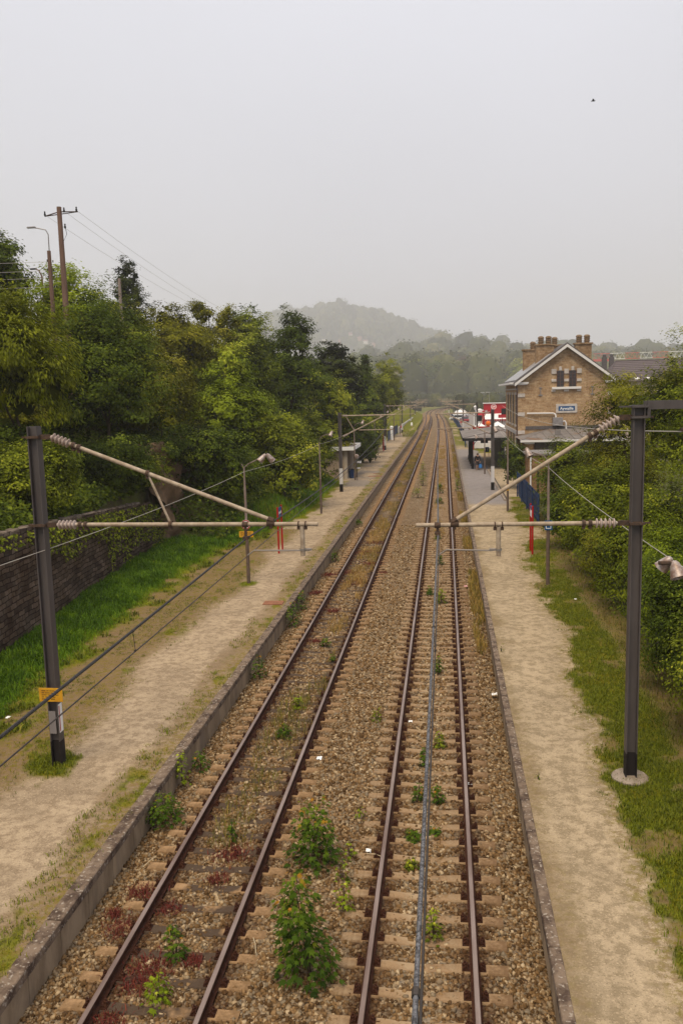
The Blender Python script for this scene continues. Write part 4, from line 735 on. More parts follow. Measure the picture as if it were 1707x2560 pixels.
# ---- the wires themselves
def sag(a, b, s, n=12): a, b = Vector(a), Vector(b); return [a.lerp(b, k/n) - Vector((0, 0, 4*s*(k/n)*(1-k/n))) for k in range(n+1)]
def wires(xc, stag, y0, label_m, label_c, zc=4.86, zm0=5.22, y1=66.8, rm=.011, thick=None):
    m = MB(); ys = [y0-50.5, y0, y1]+MASTY[1:]; sp = [Vector((stag[0], ys[0], zm0)), Vector((stag[1], ys[1], zm0))] + [at(xc+(.25 if i % 2 else -.2), Y, 6.0) for i, Y in enumerate(MASTY)]
    cp = [Vector((p.x, p.y, zc)) for p in sp]; cp[1].x = stag[1]+.02
    t = thing('catenary_wire', (xc, y0, 0), label_m, 'overhead wire', 'overhead line wires'); O = Vector((xc, y0, 0)); pts = []
    for i in range(len(sp)-1): pts += sag(sp[i]-O, sp[i+1]-O, .2 if i == 0 else .55, 14)[:-1]
    m.tube(pts, thick or rm, 6); m.build('cable', M_cabled if xc < -2 else M_cable, t, smooth=True)
    for i in range(0, 3):
        for k in range(1, 8):
            q = k/8; P = sag(sp[i]-O, sp[i+1]-O, .2 if i == 0 else .55, 80)[k*10]; Cn = (cp[i]-O).lerp(cp[i+1]-O, q)
            if i == 0 and P.z-Cn.z < .03: continue
            d = MB(); d.tube([P, Cn], .0045, 4); d.lathe([(.022, -.03), (.022, .03)], P, (0, 1, 0), 6); d.lathe([(.014, -.02), (.014, .02)], Cn, (0, 1, 0), 6); d.build('dropper', M_wire, t)
    c = MB(); pts = []
    for i in range(len(cp)-1): pts += sag(cp[i], cp[i+1], .02, 6)[:-1]
    c.tube(pts, .0085, 6); tag(c.build('contact_wire', M_wire, smooth=True), label_c, 'overhead wire', 'overhead line wires')
wires(XL, (-3.72, -3.98), 16.23, 'thick messenger cable over the left track with dropper loops', 'thin contact wire hanging below the left messenger cable', 4.85, 5.2, rm=.0175)
wires(XR, (-.19, -.155), 16.37, 'thick blue grey messenger cable running over the middle of the right track', 'thin contact wire hidden just below the right messenger cable', 4.85, 5.24, rm=.0145)
# ================================================================== platform lamps
M_post = mat('lamp_post_metal', (.24, .19, .165), .6, (.15, .105, .08), 6, 6, stretch=(1, 1, .4)); M_postd = mat('lamp_post_foot', (.10, .075, .06), .7, (.15, .10, .075), 5, 6); M_alu = mat('lamp_cowl', (.40, .34, .31), .45, (.20, .125, .095), 7, 7, .42, .6, metal=.25, spec=.4); M_lens = mat('lamp_glass', (.12, .1, .09), .2, spec=.5)
def cowl(parent, p, d, L_=.40, r=.125):
    """bell shaped lamp head opening along d"""
    o = MB().lathe([(.0, -L_*.5), (r*.35, -L_*.48), (r*.62, -L_*.34), (r*.78, -L_*.1), (r*1.02, L_*.3), (r*1.12, L_*.5), (r*1.02, L_*.5), (r*.7, -L_*.05), (0, -L_*.1)], p, d, 18).build('lamp_head', M_alu, parent, smooth=True)
    MB().lathe([(r*.9, L_*.40), (0, L_*.40)], p, d, 14).build('lamp_glass', M_lens, o); return o
def lamp(loc, label, s, single=True, h=5.0, curve=False, heads=None):
    t = thing('lamp_post', loc, label, 'lamp post', 'platform lamp posts')
    MB().tube([(0, 0, -.2), (0, 0, 2.3)], [.075, .07], 10).build('post_foot', M_postd, t, smooth=True)
    mb = MB(); mb.tube([(0, 0, 2.3), (0, 0, 2.36), (0, 0, 4.1), (0, 0, 4.15), (0, 0, h)], [.07, .056, .05, .04, .036], 10)
    if not curve: mb.tube([(-s*.1, 0, h+.13), (0, 0, h-.02), (s*.2, 0, h+.14), (s*.62, 0, h+.33)], .024, 7)
    else: mb.tube([(0, 0, h), (s*.03, 0, h+.22), (s*.2, 0, h+.42), (s*.62, 0, h+.55), (s*.7, 0, h+.55)], .024, 7)
    mb.build('post', M_post, t, smooth=True); z = h+(.36 if not curve else .55)
    for hp_ in heads or (): cowl(t, Vector(hp_[0]), hp_[1], hp_[2], hp_[3])
    if not heads: cowl(t, Vector((s*.80, -.03, z+.02)), (-.25*s if single else -.55*s, -.25, -.6))
    if not single and not heads: cowl(t, Vector((s*1.08, .05, z+.02)), (s*.5, .3, -.75))
    bx = MB(); bx.tube([(s*.62, 0, z-.02), (s*.86, 0, z+.1), (s*1.0, 0, z+.1)], .03, 7); bx.build('lamp_arm_end', M_iron, t); return t
l1 = lamp((-8.22, 33.7, .3), 'nearest left lamp post with twin lamp heads, round red ringed sign and yellow plate', 1, False, 4.88)
rs = MB().lathe([(0, 0), (.2, 0), (.2, .012), (0, .012)], (0, -.09, 2.5), (0, -1, 0), 28).build('round_sign', M_white, l1)
MB().lathe([(.158, .013), (.193, .013), (.193, .018), (.158, .018), (.158, .013)], (0, -.09, 2.5), (0, -1, 0), 28).build('red_ring', M_red, rs)
pb = MB(); pb.lathe([(0, -.02), (.022, -.02), (.022, .02), (0, .02)], (0, -.106, 2.58), (0, -1, 0), 10); pb.box((0, -.106, 2.49), (.05, .006, .11)); pb.box((-.02, -.106, 2.4), (.02, .006, .09), Matrix.Rotation(.2, 3, 'Y')); pb.box((.025, -.106, 2.4), (.02, .006, .09), Matrix.Rotation(-.25, 3, 'Y')); pb.box((.04, -.106, 2.5), (.016, .006, .1), Matrix.Rotation(-.6, 3, 'Y')); pb.build('pictogram', M_blk, rs)
ys_ = MB().box((0, -.085, 2.09), (.60, .012, .25)).build('yellow_plate', M_yel, l1, bevel=.004); tl = MB()
for k in range(4):
    x0 = -.24
    for wl in ([.12, .06, .1, .08], [.08, .13, .05, .1], [.1, .05, .12, .09], [.06, .1, .1])[k]: tl.box((x0+wl/2, -.094, 2.165-.045*k), (wl, .004, .011)); x0 += wl+.025
tl.build('plate_text', M_blk, ys_)
lamp((-8.15, 54.3, .3), 'thin left lamp post with curved arm before the shelter', 1, True, 4.7, True); lamp((-8.18, 76, .3), 'lamp post standing right in front of the shelter opening', 1, True, 4.7, True)
lamp((-8.2, 98.8, .3), 'left lamp post just beyond the shelter', 1, True, 4.7, True); lamp((-8.8, 119.5, .3), 'left lamp post beside the second far mast', 1, True, 4.7, True); lamp((-8.4, 140.4, .3), 'left lamp post next to the white pillar', 1, True, 4.7, True); lamp((-8.5, 161.5, .3), 'farthest left lamp post at the end of the blue fence', 1, True, 4.7, True)
lamp((4.02, 12.25, .3), 'nearest right lamp, its big rusty lamp head entering at the right edge', -1, False, 4.75, heads=[((-.76, -.03, 5.12), (.22, -.5, -1), .26, .105), ((-.87, .1, 5.19), (-.5, .3, -.7), .22, .10)]); r2_ = lamp((4.02, 33.5, .3), 'right lamp post with blue and white square sign', -1, True, 4.75, True); lamp((3.99, 54.7, .3), 'right lamp post with small yellow band standing before the canopy', -1, True, 4.75, True); lamp((3.7, 80, .3), 'slim lamp post beneath the canopy edge', -1, True, 3.0, True)
sq = MB().box((0, -.08, 2.42), (.30, .014, .38)).build('blue_sign', M_blue, r2_); fr = MB()
for c_, d_ in (((0, -.09, 2.54), (.2, .006, .022)), ((0, -.09, 2.30), (.2, .006, .022)), ((-.09, -.09, 2.42), (.022, .006, .22)), ((.09, -.09, 2.42), (.022, .006, .22))): fr.box(c_, d_)
fr.build('white_outline', M_white, sq)
for o in list(C.objects):
    if o.get('label', '').startswith('right lamp post with small yellow'): MB().tube([(0, 0, 1.35), (0, 0, 1.75)], .078, 10).build('yellow_band', M_yel, o)
# cables strung from post top to post top
def cable(name, pts, s, label, r=.008, m=M_wirel):
    mb = MB(); out = []
    for a, b in zip(pts, pts[1:]): out += sag(a, b, s, 10)[:-1]
    mb.tube(out+[Vector(pts[-1])], r, 5); return tag(mb.build(name, m, smooth=True), label, 'cable', 'cables strung between posts')
cable('overhead_cable', [(-8.2, 12.2, 5.1), (-8.2, 33.7, 5.0), (-8.15, 54.3, 4.9), (-8.18, 76, 4.9), (-8.2, 98.8, 4.9)], .14, 'thin pale cable strung along the left lamp posts past the near mast')
cable('overhead_cable', [(4.02, 12.25, 5.0), (4.02, 33.5, 5.0), (3.99, 54.7, 5.0), (5.2, 84, 4.5)], .14, 'thin pale cable strung along the right lamp posts')
cable('feeder_wire', [(5.2, -20, 6.9), (4.43, 16.37, 7.17), (4.5, 67.6, 6.9)], .5, 'thicker feeder wire hung from the bracket of the near right mast', .011, M_wirel)
# ================================================================== name boards on red posts
def nameboard(loc, face, label, txt=None, white=False, L_=.95):
    t = thing('name_sign', loc, label, 'station sign', 'platform name signs')
    for q in (-1, 1): MB().tube([(0, q*L_/2, -.2), (0, q*L_/2, 2.32)], .045, 10).build('post', M_red, t, smooth=True)
    bd = MB().box((0, 0, 2.0), (.05, L_-.1, .48)).build('board', M_blue, t, bevel=.006)
    for sd in (1, -1):
        if txt: text_mesh('board_text', txt, .215, M_white, bd, Matrix.Translation((sd*.028, 0, 2.0)) @ Matrix.Rotation(sd*math.pi/2, 4, 'Z') @ Matrix.Rotation(math.pi/2, 4, 'X'), .003)
    if white: MB().box((-.03, 0, 1.86), (.012, L_-.16, .22)).build('white_panel', M_white, bd)
    t.rotation_euler.z = face; return t
nameboard((-8.24, 40.8, .3), 0, 'blue station name board on two red posts on the left platform', 'Aywaille')
nameboard((4.07, 40.4, .3), 0, 'blue and white board on two red posts on the right platform', 'Aywaille', True)
nameboard((-8.36, 114.8, .3), 0, 'small distant board on red posts beyond the shelter', 'Aywaille')
# ================================================================== shelter on the left platform
M_conc = mat('shelter_concrete', (.44, .37, .30), .9, (.33, .27, .21), 1.5, 7); M_brown = mat('brown_render', (.34, .265, .2), .9, (.24, .175, .125), 2, 6); M_bit = mat('bitumen_felt', (.17, .145, .13), .9, (.11, .09, .08), 1.4, 7)
t = thing('shelter', (-9.2, 77, .3), 'flat roofed concrete waiting shelter open towards the left track', 'shelter')
mb = MB(); mb.box((-1.15, .09, 1.35), (2.1, .18, 2.7)); mb.build('side_wall', M_brown, t); MB().box((-1.15, 5.3, 1.35), (2.1, .18, 2.7)).build('side_wall', M_brown, t)
MB().box((.05, .1, 1.35), (.3, .26, 2.9)).build('corner_pillar', M_conc, t, bevel=.01); MB().box((.05, 5.3, 1.35), (.3, .26, 2.9)).build('corner_pillar', M_conc, t, bevel=.01)
MB().box((-2.25, 2.7, 1.35), (.12, 5.0, 2.7)).build('rear_wall', M_navy, t); MB().box((-.95, 2.7, .02), (2.5, 5, .12)).build('floor', M_conc, t)
rf = MB().box((-.75, 2.7, 2.86), (3.2, 6.3, .1)).build('roof', M_bit, t); fa = MB()
for c_, d_ in (((-.75, -.47, 2.86), (3.3, .06, .34)), ((-.75, 5.87, 2.86), (3.3, .06, .34)), ((.87, 2.7, 2.86), (.06, 6.28, .34))): fa.box(c_, d_)
fa.build('fascia', M_white, t)
r_ = np.random.default_rng(5); n = 900; P = np.stack([r_.uniform(-2.2, .3, n), np.where(r_.random(n) < .7, r_.uniform(-.3, 1.2, n), r_.uniform(3.6, 5.6, n)), 2.95+abs(r_.normal(0, .13, n))], 1); V, F = leaf_quads(P, unit(r_.normal(size=(n, 3))+np.array([0, 0, 1.])), np.full(n, .2)); npmesh('roof_plants', V, F, LM['olive'], {'tint': r_.random(n)*.8}, rf)
t = thing('bench', (-9.0, 80.3, .35), 'bench with moulded white seats inside the shelter', 'bench')
MB().box((-1.2, 0, .38), (.08, 3.0, .06)).build('beam', M_blk, t)
for k in range(3): mb = MB(); mb.box((-.95, -1+k, .46), (.46, .44, .05)); mb.box((-1.2, -1+k, .72), (.06, .44, .5), Matrix.Rotation(-.15, 3, 'Y')); mb.build('seat', M_white, t, bevel=.015)
for k in (-1, 1): MB().box((-1.2, k, .17), (.08, .1, .36)).build('leg', M_blk, t)
t = thing('litter_bin', (-8.75, 78.0, .3), 'dark blue litter bin at the shelter opening', 'bin'); MB().lathe([(0, 0), (.24, 0), (.27, .8), (.25, .82), (.23, .6), (0, .6)], (0, 0, .02), n=16).build('body', M_navy, t, smooth=True); MB().lathe([(.28, .78), (.28, .84), (.24, .84), (.24, .78), (.28, .78)], (0, 0, .02), n=16).build('rim', M_blk, t)
t = thing('sign_post', (-8.35, 78.9, .3), 'low post with two small white plates beside the shelter lamp', 'sign'); MB().tube([(0, 0, -.1), (0, 0, 1.6)], .03, 8).build('post', M_iron, t); MB().box((.22, 0, 1.42), (.5, .03, .2)).build('plate', M_white, t); MB().box((.18, 0, .85), (.36, .03, .14)).build('plate', M_white, t)
t = thing('round_mirror', (-7.95, 75.6, .3), 'small round mirror on a thin pole before the shelter', 'mirror'); MB().tube([(0, 0, -.1), (0, 0, 2.25)], .025, 8).build('pole', M_iron, t); MB().lathe([(0, .05), (.14, .035), (.2, 0), (.21, -.03), (0, -.03)], (0, -.03, 2.2), (.3, -1, 0), 18).build('mirror_disc', M_alu, t, smooth=True)
for p, d, lb in (((-6.47, 30.3, .315), (.75, .55), 'reddish paved patch near the left platform edge'), ((-6.64, 79.4, .315), (1.3, .5), 'red brick strip in the platform beside the shelter'), ((-6.6, 82.0, .315), (.9, .3), 'narrow reddish slab beyond the brick strip')):
    tag(MB().box((0, 0, 0), (d[0], d[1], .03)).build('paving_slab', mat('brick_paving', (.30, .13, .075), .9, (.2, .09, .055), 9, 5), loc=p, bevel=.006), lb, 'paving slab')
t = thing('pillar', (-9.0, 143, .3), 'white round pillar at the start of the far left blue fence', 'pillar'); MB().lathe([(0, -.2), (.26, -.2), (.24, 2.1), (0, 2.1)], (0, 0, 0), n=16).build('shaft', M_white, t, smooth=True); MB().lathe([(0, 2.1), (.32, 2.1), (.32, 2.25), (.1, 2.4), (0, 2.4)], (0, 0, 0), n=16).build('cap', M_white, t)
t = thing('marker_post', (-7.73, 198, 0), 'small white signal box with reddish base in the grass past the left platform', 'marker'); MB().box((0, 0, .35), (.4, .3, .7)).build('base', mat('pink_base', (.45, .25, .2), .8), t); MB().box((0, 0, .95), (.5, .4, .6), taper=.85).build('box', M_white, t, bevel=.03); MB().lathe([(.14, 0), (.14, .1), (0, .12)], (0, 0, 1.25)).build('cap', M_white, t)
# ================================================================== fences
def fence(pts, h, label, m=M_navy, pitch=.14):
    a = Vector(pts[0]); t = thing('slatted_fence', a, label, 'fence'); b_ = MB(); r_ = MB()
    for p, q in zip(pts, pts[1:]):
        p, q = Vector(p)-a, Vector(q)-a; n = max(2, int((q-p).length/pitch)); rz = Matrix.Rotation(math.atan2((q-p).y, (q-p).x), 3, 'Z')
        for k in range(n): c = p.lerp(q, (k+.5)/n); b_.box(c+Vector((0, 0, h/2+.06)), (pitch*.8, .018, h*.96), rz)
        for z in (.3, h-.2): r_.box((p+q)/2+Vector((0, 0, z))+rz @ Vector((0, .03, 0)), ((q-p).length, .03, .06), rz)
        for e in (p, q): MB().box(e+rz @ Vector((0, .07, 0))+Vector((0, 0, h/2)), (.09, .08, h+.16), rz, 0).build('post', m, t)
    b_.build('slats', m, t); r_.build('rails', m, t)
fence([(5.33, 48.6, .3), (5.34, 52, .3), (5.34, 55.5, .3), (5.33, 59, .3), (5.32, 62.4, .3)], 1.75, 'dark blue slatted fence between the right platform and the bushes', pitch=.17)
fence([(3.0, 176, .3), (2.85, 190, .3), (2.5, 220, .3), (2.1, 250, .3), (1.7, 272, .3)], 1.6, 'long dark blue fence between the far right track and the car park', pitch=.5)
fence([(2.9, 120, .3), (3.05, 140, .3), (3.1, 158, .3), (3.0, 175, .3)], 1.3, 'low blue fence beyond the canopy along the right platform', pitch=.4)
fence([(-9.3, 139, .3), (-9.4, 148, .3), (-9.4, 157, .3), (-9.3, 167, .3)], 1.7, 'blue fence at the far end of the left platform', pitch=.3)
M_fw = mat('pale_railing', (.45, .42, .38), .7)
t = thing('railing', (-9.2, 168, .3), 'pale concrete parapet running beyond the left blue fence', 'railing'); mb = MB()
for k in range(9): mb.box((.02*k, 4+k*8, .6), (.2, 7.9, 1.2)); 
mb.build('parapet', M_fw, t)
# ================================================================== station building
M_brick = brick_mat('yellow_brick', (.60, .435, .265), (.43, .295, .17), (.48, .38, .255), .5, .17, stain=(.66, .55, .47)); M_brick2 = brick_mat('side_brick', (.47, .335, .205), (.33, .23, .135), (.36, .27, .175), .5, .17, stain=(.6, .5, .42))
M_lime = mat('pale_limestone', (.58, .53, .49), .85, (.42, .37, .33), 2.5, 6); M_slate = mat('slate_roof', (.13, .115, .115), .6, (.085, .075, .075), 3, 5, stretch=(1, .3, 3)); M_zinc = mat('zinc_roof', (.25, .225, .21), .55, (.17, .15, .14), 1.1, 7, metal=.2, col3=(.20, .12, .075), s3=.8, t3=(.56, .68))
M_win = mat('window_glass', (.03, .022, .02), .15, spec=.6); M_wfr = mat('window_frame', (.10, .05, .04), .6); M_barge = mat('bargeboard_white', (.70, .67, .65), .6); M_galv = mat('galvanised', (.30, .28, .275), .5, (.22, .2, .2), 3, 4, metal=.3)
BXL, BXR, BY0, BY1, EZ, PZ = 7.6, 17.4, 90.0, 107.5, 8.95, 12.55; BXC = 12.5
t = thing('station_building', (BXC, BY0, .3), 'yellow brick station building with gable, white window stones and many chimneys', 'building'); O = Vector((BXC, BY0, .3)); W_ = lambda x, y, z: Vector((x, y, z))-O
mb = MB(); hw = (BXR-BXL)/2; prof = [(-hw, -.5), (hw, -.5), (hw, EZ-.3), (0, PZ-.3), (-hw, EZ-.3)]
mb.add([(x, 0, z) for x, z in prof]+[(x, BY1-BY0, z) for x, z in prof], [(0, 1, 2, 3, 4), (9, 8, 7, 6, 5)]+[(i, (i+1) % 5, 5+(i+1) % 5, 5+i) for i in range(5)]); wall = mb.build('wall', M_brick, t)
sl_ = (PZ-EZ)/hw
def roofside(s):
    mb = MB(); x1 = hw+.5; z1 = PZ-.3+.14-sl_*x1; a = [(0, -.55, PZ-.3+.14), (s*x1, -.55, z1), (s*x1, 18, z1), (0, 18, PZ-.3+.14)]; return mb.poly(a, (0, 0, .13)).build('roof', M_slate, t)
rL, rR = roofside(-1), roofside(1)
mb = MB()
for k in range(5): y0 = .2+k*3.4; mb.poly([(-1.5, y0, PZ-.3+.31-sl_*1.5), (-hw-.2, y0, PZ-.3+.31-sl_*(hw+.2)), (-hw-.2, y0+2.9, PZ-.3+.31-sl_*(hw+.2)), (-1.5, y0+2.9, PZ-.3+.31-sl_*1.5)], (0, 0, .05))
mb.build('solar_panels', mat('panel_glass', (.30, .29, .30), .3, spec=.6), rL)
for s in (-1, 1):
    x1 = hw+.38; mb = MB(); mb.poly([(0, -.62, PZ-.3+.12), (s*x1, -.62, PZ-.3+.12-sl_*x1), (s*x1, -.62, PZ-.3-.18-sl_*x1), (0, -.62, PZ-.3-.18)], (0, .07, 0)); mb.build('bargeboard', M_barge, t)
    mb = MB(); mb.poly([(s*.05, -.10, PZ-.62), (s*(hw-.6), -.10, PZ-.62-sl_*(hw-.6)), (s*(hw-.6), -.10, PZ-.98-sl_*(hw-.6)), (s*.05, -.10, PZ-.98)], (0, .1, 0))
    for k in range(16): x = s*(.3+k*.27); mb.box((x, -.13, PZ-1.06-sl_*abs(x)), (.12, .14, .14))
    mb.build('corbel_band', M_brick, t)
    mb = MB(); mb.box((s*(hw-.1), -.22, EZ-.3-.13), (1.9, .44, .16)); mb.box((s*(hw-.1), -.17, EZ-.3-.27), (1.7, .34, .12)); mb.build('cornice_return', M_barge, t)
mb = MB(); mb.box((-hw-.42, 9, EZ-.3-.16), (.95, 18.2, .2)); mb.build('eaves_cornice', M_barge, t); MB().box((-hw-.05, 8.9, EZ-1.05), (.12, 17.6, .16)).build('string_course', M_lime, t); MB().box((-hw-.06, 8.9, 3.35), (.16, 17.6, .4)).build('string_course', M_lime, t)
q = MB()
for k, z in enumerate((7.55, 5.6, 3.7, 1.9)):
    for s in (-1, 1): q.box((s*(hw-.35), -.03, z-.3), (.72, .1, .38)); 
    q.box((-hw-.03, .35, z-.3), (.1, .7, .38))
q.build('quoins', M_lime, t)
def window(x0, x1, z0, z1, par, y=-.02):
    w_ = MB().box(((x0+x1)/2-BXC, y, (z0+z1)/2-.3), (x1-x0, .1, z1-z0)).build('window', M_win, par); f = MB(); xc = (x0+x1)/2-BXC
    f.box((xc, y-.06, (z0+z1)/2-.3), (.05, .03, z1-z0))
    for k in range(1, 5): f.box((xc, y-.06, z0+(z1-z0)*k/5-.3), (x1-x0, .025, .035))
    for s in (-1, 1): f.box((xc+s*(x1-x0)/2, y-.06, (z0+z1)/2-.3), (.06, .05, z1-z0))
    f.build('frame', M_wfr, w_)
window(11.56, 12.24, 8.34, 9.98, t); window(12.8, 13.48, 8.34, 9.98, t); s_ = MB()
for x, z, w1, h1 in ((11.24, 9.92, .5, .5), (11.24, 9.0, .5, .28), (12.52, 9.92, .46, .5), (12.52, 9.0, .48, .28), (13.8, 9.92, .48, .5), (13.8, 9.0, .48, .28), (11.9, 10.2, .28, .42), (13.14, 10.2, .28, .42), (11.2, 7.95, .42, .2), (12.52, 7.95, .5, .2), (13.78, 7.95, .42, .2)): s_.box((x-BXC, -.05, z-.3), (w1, .14, h1))
s_.build('window_stones', M_lime, t, bevel=.02); MB().box((12.52-BXC, -.12, 8.2-.3), (2.95, .3, .24)).build('window_sill', M_barge, t, bevel=.02)
for x in (9.9, 15.15): mb = MB(); mb.box((x-BXC, -.04, 7.6), (.07, .05, .8)); mb.box((x-BXC, -.05, 7.98), (.32, .05, .07)); mb.box((x-BXC, -.05, 7.22), (.4, .06, .12)); mb.build('wall_anchor', M_galv, t)
sgn = MB().box((12.56-BXC, -.06, 6.1-.3), (2.15, .08, .92)).build('name_board', M_lime, t, bevel=.015); bl = MB().box((12.56-BXC, -.11, 6.1-.3), (1.66, .03, .46)).build('blue_field', M_blue, sgn); text_mesh('board_text', 'Aywaille', .40, M_white, bl, Matrix.Translation((12.56-BXC, -.13, 6.08-.3)) @ Matrix.Rotation(math.pi/2, 4, 'X'), .006)
du = MB(); du.tube([(8.5-BXC, -.2, 5.36), (11.2-BXC, -.2, 5.32), (11.42-BXC, -.25, 5.2), (11.45-BXC, -.3, 4.9)], .085, 8); du.tube([(12.1-BXC, -.35, 4.45), (12.35-BXC, -.35, 4.5), (12.48-BXC, -.35, 4.3), (12.5-BXC, -.35, 3.5)], .085, 8); du.build('vent_pipe', M_barge, t, smooth=True); MB().box((11.62-BXC, -.36, 4.46), (1.0, .7, .86)).build('vent_box', M_galv, t, bevel=.02)
MB().tube([(-hw-.28, .25, EZ-.55), (-hw-.15, -.08, EZ-.9), (-hw-.1, -.08, EZ-1.2), (-hw-.1, -.08, 0)], .065, 8).build('downpipe', mat('downpipe_paint', (.10, .06, .05), .6), t)
for k in range(4):
    y = 2.0+k*3.9; w_ = MB()
    w_.box((-hw-.02, y, 5.75), (.1, .95, 3.2)); wo_ = w_.build('window', M_win, t); f = MB(); f.box((-hw-.08, y, 5.75), (.04, .06, 3.2)); f.box((-hw-.08, y, 6.2), (.04, .95, .06)); f.box((-hw-.06, y, 4.05), (.2, 1.25, .2)); f.box((-hw-.06, y, 7.45), (.16, 1.2, .26)); f.build('frame', M_lime, wo_)
    w_ = MB(); w_.box((-hw-.02, y, 1.6), (.1, 1.1, 3.0)); w_.build('door', M_win, t)
MB().box((-hw-.04, .9, 2.75), (.05, .55, .85)).build('notice_board', M_white, t)
def chimney(x0, x1, y, zt, zb, pots):
    o = MB(); o.box(((x0+x1)/2-BXC, y, (zt+zb)/2-.3), (x1-x0, .95, zt-zb)); o.box(((x0+x1)/2-BXC, y, zt-.3), (x1-x0+.24, 1.2, .14)); ch = o.build('chimney', M_brick2, t)
    for px in pots: MB().lathe([(0, 0), (.27, 0), (.27, .2), (.33, .22), (.33, .3), (.27, .32), (.27, .42), (.33, .44), (.33, .52), (.27, .54), (.28, .62), (.34, .64), (.33, .74), (.22, .86), (0, .9)], (px-BXC, y, zt-.26), n=14).build('pot', mat('chimney_pot', (.24, .16, .095), .85, (.15, .1, .06), 6, 4), ch, smooth=False)
chimney(9.75, 11.6, 3.6, 12.85, 10, (10.3, 11.1)); chimney(13.55, 15.2, 1.6, 12.75, 9.6, (13.98, 14.78)); chimney(8.9, 10.5, 9.0, 12.6, 9, (10.0, )); chimney(12.0, 13.0, 6.5, 12.9, 11, (12.1, ))
# annex with a hipped zinc roof
a0, a1, ya, yb = 7.62, 17.2, 83.0, 89.95; mb = MB(); mb.box(((a0+a1)/2-BXC, (ya+yb)/2+.1-BY0, 1.2), (a1-a0-.3, yb-ya-.2, 3.4)); MB_annex = brick_mat('annex_brick', (.40, .25, .135), (.28, .17, .09), (.30, .21, .13), .45, .15, stain=(.6, .5, .42)); mb.build('annex_wall', MB_annex, t)
z0 = 2.98; zr = 3.72; mb = MB(); A = [(a0-.35-BXC, ya-.4-BY0, z0), (a1-BXC, ya-.4-BY0, z0), (a1-BXC, -.02, z0), (a0-.35-BXC, -.02, z0), (10.9-BXC, -.02, zr), (14.0-BXC, -.02, zr)]
mb.add(A, [(0, 1, 5, 4), (1, 2, 5), (3, 0, 4)]); ar = mb.build('annex_roof', M_zinc, t); sm_ = MB(); sm_.tube([A[0], A[4]], .05, 5)
for k in range(11):
    x = a0+.5+k*.85; q = min(1, max(0, (x-a0+.35)/(10.9-a0+.35))) if x < 10.9 else 1
    sm_.tube([Vector((x-BXC, ya-.4-BY0, z0+.03)), Vector((x-BXC, (ya-.4+(90-ya+.4)*q)-BY0-.02, z0+(zr-z0)*q+.03))], .025, 5)
sm_.build('roof_seams', M_zinc, ar); MB().box(((a0+a1)/2-.2-BXC, ya-.42-BY0, z0-.1), (a1-a0+.4, .08, .2)).build('annex_fascia', M_barge, t)
MB().box((a0+.45+(a1-a0)/2-BXC, -.06, 3.85), (a1-a0-.6, .06, .34)).build('roof_flashing', M_slate, t)
MB().box((12.6-BXC, ya-.03-BY0, 2.3), (8.0, .1, .85)).build('annex_window', M_win, t); MB().box((12.6-BXC, ya-.1-BY0, 1.8), (8.4, .3, .14)).build('annex_sill', M_conc, t); MB().box((a0+.5-BXC, ya-.02-BY0, 2.7), (.9, .26, .2)).build('pier_cap', M_barge, t); MB().box((a0+.5-BXC, ya-.02-BY0, 1.2), (.7, .2, 2.8)).build('brick_pier', MB_annex, t)
MB().box((11.1-BXC, 85.4-BY0, 3.5), (.5, .4, .55)).build('roof_vent', M_zinc, ar)
t = thing('outbuilding', (8.4, 66, .3), 'low brick outbuilding with white downpipe half hidden by the right bushes', 'building'); MB().box((0, 0, 1.2), (4.4, 4, 3.4)).build('wall', MB_annex, t); MB().box((0, 0, 2.96), (4.7, 4.3, .14)).build('roof', M_zinc, t); MB().tube([(-2.05, -2.07, 2.8), (-2.05, -2.07, -.2)], .06, 8).build('downpipe', M_barge, t); MB().box((-1.5, -2.02, .9), (.12, .06, 1.6)).build('dark_slot', M_blk, t)
# ================================================================== platform canopy
t = thing('platform_canopy', (2.75, 84, .3), 'dark canopy on iron posts over the right platform beside the station', 'canopy'); Vc = lambda x, y, z: (x-2.75, y-84, z-.3)
mb = MB(); e = 3.52; A = [Vc(1.75, 83.8, e), Vc(6.05, 83.8, e), Vc(6.05, 100.5, e), Vc(1.75, 100.5, e), Vc(6.05, 87.8, 4.12), Vc(6.05, 98, 4.12)]
mb.add(A, [(0, 1, 4), (0, 4, 5, 3), (2, 3, 5)]); mb.add([(a, b, c_-.03) for a, b, c_ in A[:4]], [(0, 1, 2, 3)]); mb.build('roof', [mat('canopy_felt', (.25, .22, .205), .85, (.15, .13, .12), .8, 7)], t); hp = MB(); hp.tube([A[0], A[4]], .06, 5); hp.tube([A[4], A[5]], .06, 5); hp.build('ridge_roll', M_slate, t)
mb = MB(); mb.box(Vc(3.9, 83.8, e-.14), (4.35, .1, .26)); mb.box(Vc(1.78, 92.1, e-.14), (.1, 16.7, .26)); mb.build('fascia', M_blk, t)
mb = MB(); mb.box(Vc(2.75, 92, e-.22), (.16, 16, .2)); 
for y in (86, 89, 92, 95, 98): mb.box(Vc(3.9, y, e-.2), (4.2, .1, .16))
mb.build('beams', M_blk, t)
for y in (86, 89, 92, 95, 98):
    mb = MB(); mb.lathe([(.13, 0), (.13, .5), (.10, .55), (.08, .6), (.075, 2.7), (.11, 2.8), (.11, 3.0), (0, 3.0)], Vc(2.75, y, .3), n=12); mb.tube([Vc(2.75, y, 2.6), Vc(3.1, y, 3.05), Vc(3.5, y, 3.3)], .035, 6); mb.tube([Vc(2.75, y-.02, 2.6), Vc(2.75, y-.45, 3.15)], .03, 6); mb.build('post', M_blk, t, smooth=True)
MB().box(Vc(5.8, 93.5, 1.9), (.4, 13.6, 3.3)).build('dark_back_wall', M_blk, t)
